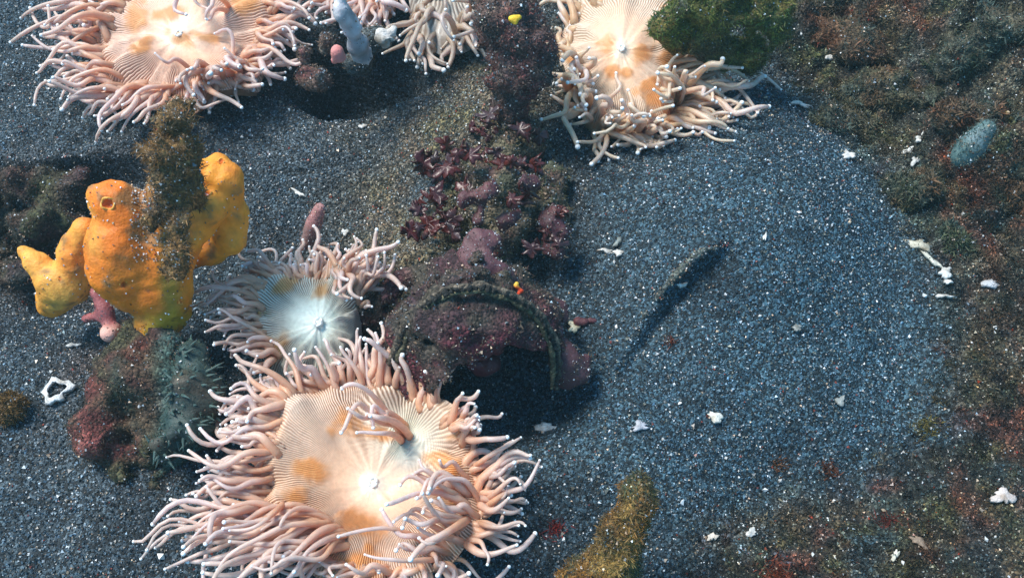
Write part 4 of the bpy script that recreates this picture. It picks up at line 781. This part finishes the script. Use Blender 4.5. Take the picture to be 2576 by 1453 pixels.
CH = [('ring shaped broken white shell left of the encrusted boulder', 145, 985, 38, 0.85, 20, 1, (0.9, 0.9, 0.9)), ('tiny white oval chip below the pink finger sponge', 185, 870, 14, 0.45, 5, 2),
      ('elongated white shell flake just below the arched rock hollow', 1378, 1078, 34, 0.34, -12, 3), ('pale lilac shell flake between the two white flakes on the lower sand', 1610, 1075, 20, 0.6, 10, 4, (0.55, 0.56, 0.62)),
      ('white wedge shaped shell flake on open sand at lower right of centre', 1798, 1052, 22, 0.5, -35, 5, (0.88, 0.85, 0.76)), ('right one of two white chips above the buried stick', 1556, 640, 12, 0.8, 30, 6),
      ('left, flatter one of two white chips above the buried stick', 1525, 636, 18, 0.35, -8, 7), ('faint grey flake above the two white chips on the sand', 1555, 612, 14, 0.5, 60, 8, (0.32, 0.36, 0.34)),
      ('bright white chip at the foot of the right bank', 2132, 398, 16, 0.75, -20, 9), ('largest white pebble like shell near the right edge, lower corner', 2520, 1250, 26, 0.8, -40, 10, (0.85, 0.72, 0.66)),
      ('cream shell head of the pale chain of bits on the right', 2312, 622, 26, 0.7, -40, 11, (0.62, 0.58, 0.46)), ('slender cream shell sliver in the middle of the pale chain', 2345, 660, 24, 0.35, -52, 12, (0.68, 0.66, 0.56)),
      ('white shell bit at the lower end of the pale chain', 2374, 690, 16, 0.7, 10, 13), ('small white flake just under the pale chain of bits', 2382, 712, 13, 0.4, 0, 14), ('grey white flat shells by the right edge below the chain', 2490, 718, 26, 0.4, 5, 15, (0.6, 0.6, 0.62)),
      ('small pale flake left of the grey white flat shells', 2370, 748, 16, 0.35, 2, 24), ('curved white shell rib on the right bank, upper one', 2312, 352, 20, 0.4, 60, 16), ('curved white shell rib on the right bank, lower one', 2285, 385, 22, 0.35, 30, 17), ('small white shell end below the two ribs on the right bank', 2300, 410, 13, 0.6, 50, 18),
      ('pale cream shell band across the upper right bank', 2270, 245, 34, 0.35, 5, 19, (0.62, 0.52, 0.36)), ('short white chip where sand meets the upper bank', 2010, 268, 20, 0.4, -20, 20), ('pointed white tooth like chip beside the purple lobes', 1443, 826, 15, 0.75, 30, 21, (0.85, 0.78, 0.55)),
      ('thin white curved sliver above the pink tube', 752, 490, 16, 0.35, -30, 22), ('small white crumb right of the pink tube', 868, 588, 11, 0.6, -40, 23), ('small white grain on smooth sand behind the maroon cluster', 912, 322, 8, 0.9, 0, 25),
      ('pale thin flake on the sand below the stick', 1712, 720, 13, 0.6, 20, 26), ('small white lengthwise chip on far right open sand', 1922, 601, 11, 0.4, 70, 27), ('grey pebble on open sand right of the stick', 2003, 828, 12, 0.7, 0, 28, (0.35, 0.36, 0.34)),
      ('round white pebble right of the stump', 1888, 1340, 12, 0.95, 0, 29), ('second white pebble right of the stump, nearer to it', 1792, 1352, 11, 0.9, 0, 30, (0.8, 0.7, 0.6)), ('grey flat shell chip at the lower right sand', 2112, 1012, 16, 0.6, 30, 31, (0.4, 0.42, 0.4)),
      ('small bright shell at the bottom edge, lower right', 2250, 1397, 13, 0.7, 40, 32, (0.8, 0.75, 0.6)), ('tan stone chip at the bottom right', 2310, 1365, 20, 0.6, -30, 33, (0.34, 0.24, 0.17)), ('white chip beside the green clump on the bank', 2085, 148, 12, 0.6, 10, 34), ('small white bead on bank above the rust lump', 2222, 132, 10, 0.9, 0, 35)]
for c in CH: chip(*c, ring=(c[6] == 1))
# red algae tufts and bits on the sand
for i, (lbl, ox, oy, r, col) in enumerate([('small red algae tuft on sand between the largest anemone and the stump', 1395, 1332, 22, (0.24, 0.03, 0.025)), ('tiny brown red algae tuft on open sand right of the stick', 1685, 858, 13, (0.20, 0.05, 0.02)),
        ('rust red algae tuft at the very bottom right', 1960, 1440, 40, (0.20, 0.05, 0.025)), ('dull red algae tuft on the lower right sand', 2230, 1310, 22, (0.15, 0.03, 0.02)), ('yellow green algae tuft on the right, below the bank', 2330, 1075, 30, (0.13, 0.11, 0.03)), ('brown algae tuft left of the yellow green one', 1960, 1170, 20, (0.14, 0.06, 0.025)), ('rust algae tuft mid lower right', 2085, 1180, 24, (0.14, 0.05, 0.025))]):
    g = G(ox, oy); rr = RW(r, g); n = int(260 * (r / 20) ** 1.5); n = n // 2; P = g + RNG.normal(size=(n, 3)) * [rr * 0.6, rr * 0.5, 0.001]; P[:, 2] = H(P[:, 0], P[:, 1]) 
    t_ = thing('algae_tuft', lbl, 'algae', g, 'loose algae tufts on the sand')
    part_np('turf', *blades(P, np.tile([0, 0, 1.0], (n, 1)), np.array(col) * RNG.uniform(0.5, 1.6, n)[:, None], 0.011, 0.0009, 1.6), 'turf', t_, kind='stuff')
scene.cycles.use_denoising = True
# ------------------------------------------------------------------ the sea water between the camera and the floor
bx = np.array([[x, y, z] for x in (-10, 10) for y in (-10, 11) for z in (-1.3, 0.93)], float)
bf = np.array([[0, 1, 3, 2], [4, 6, 7, 5], [0, 4, 5, 1], [2, 3, 7, 6], [0, 2, 6, 4], [1, 5, 7, 3]])
hm = bpy.data.materials.new('sea_water_haze'); hm.use_nodes = True; n_ = hm.node_tree; n_.nodes.clear()
pv = n_.nodes.new('ShaderNodeVolumePrincipled'); ou = n_.nodes.new('ShaderNodeOutputMaterial'); n_.links.new(pv.outputs[0], ou.inputs['Volume'])
pv.inputs['Color'].default_value = (0.55, 0.82, 0.90, 1); pv.inputs['Density'].default_value = 0.035; pv.inputs['Anisotropy'].default_value = 0.3
hz = bpy.data.objects.new('haze', mesh_np('haze', bx, bf, None, False)); COL.objects.link(hz); hz.data.materials.append(hm); hz['kind'] = 'stuff'
tag(hz, 'faintly blue green sea water over the whole floor', 'water haze')
scene.cycles.volume_bounces = 0
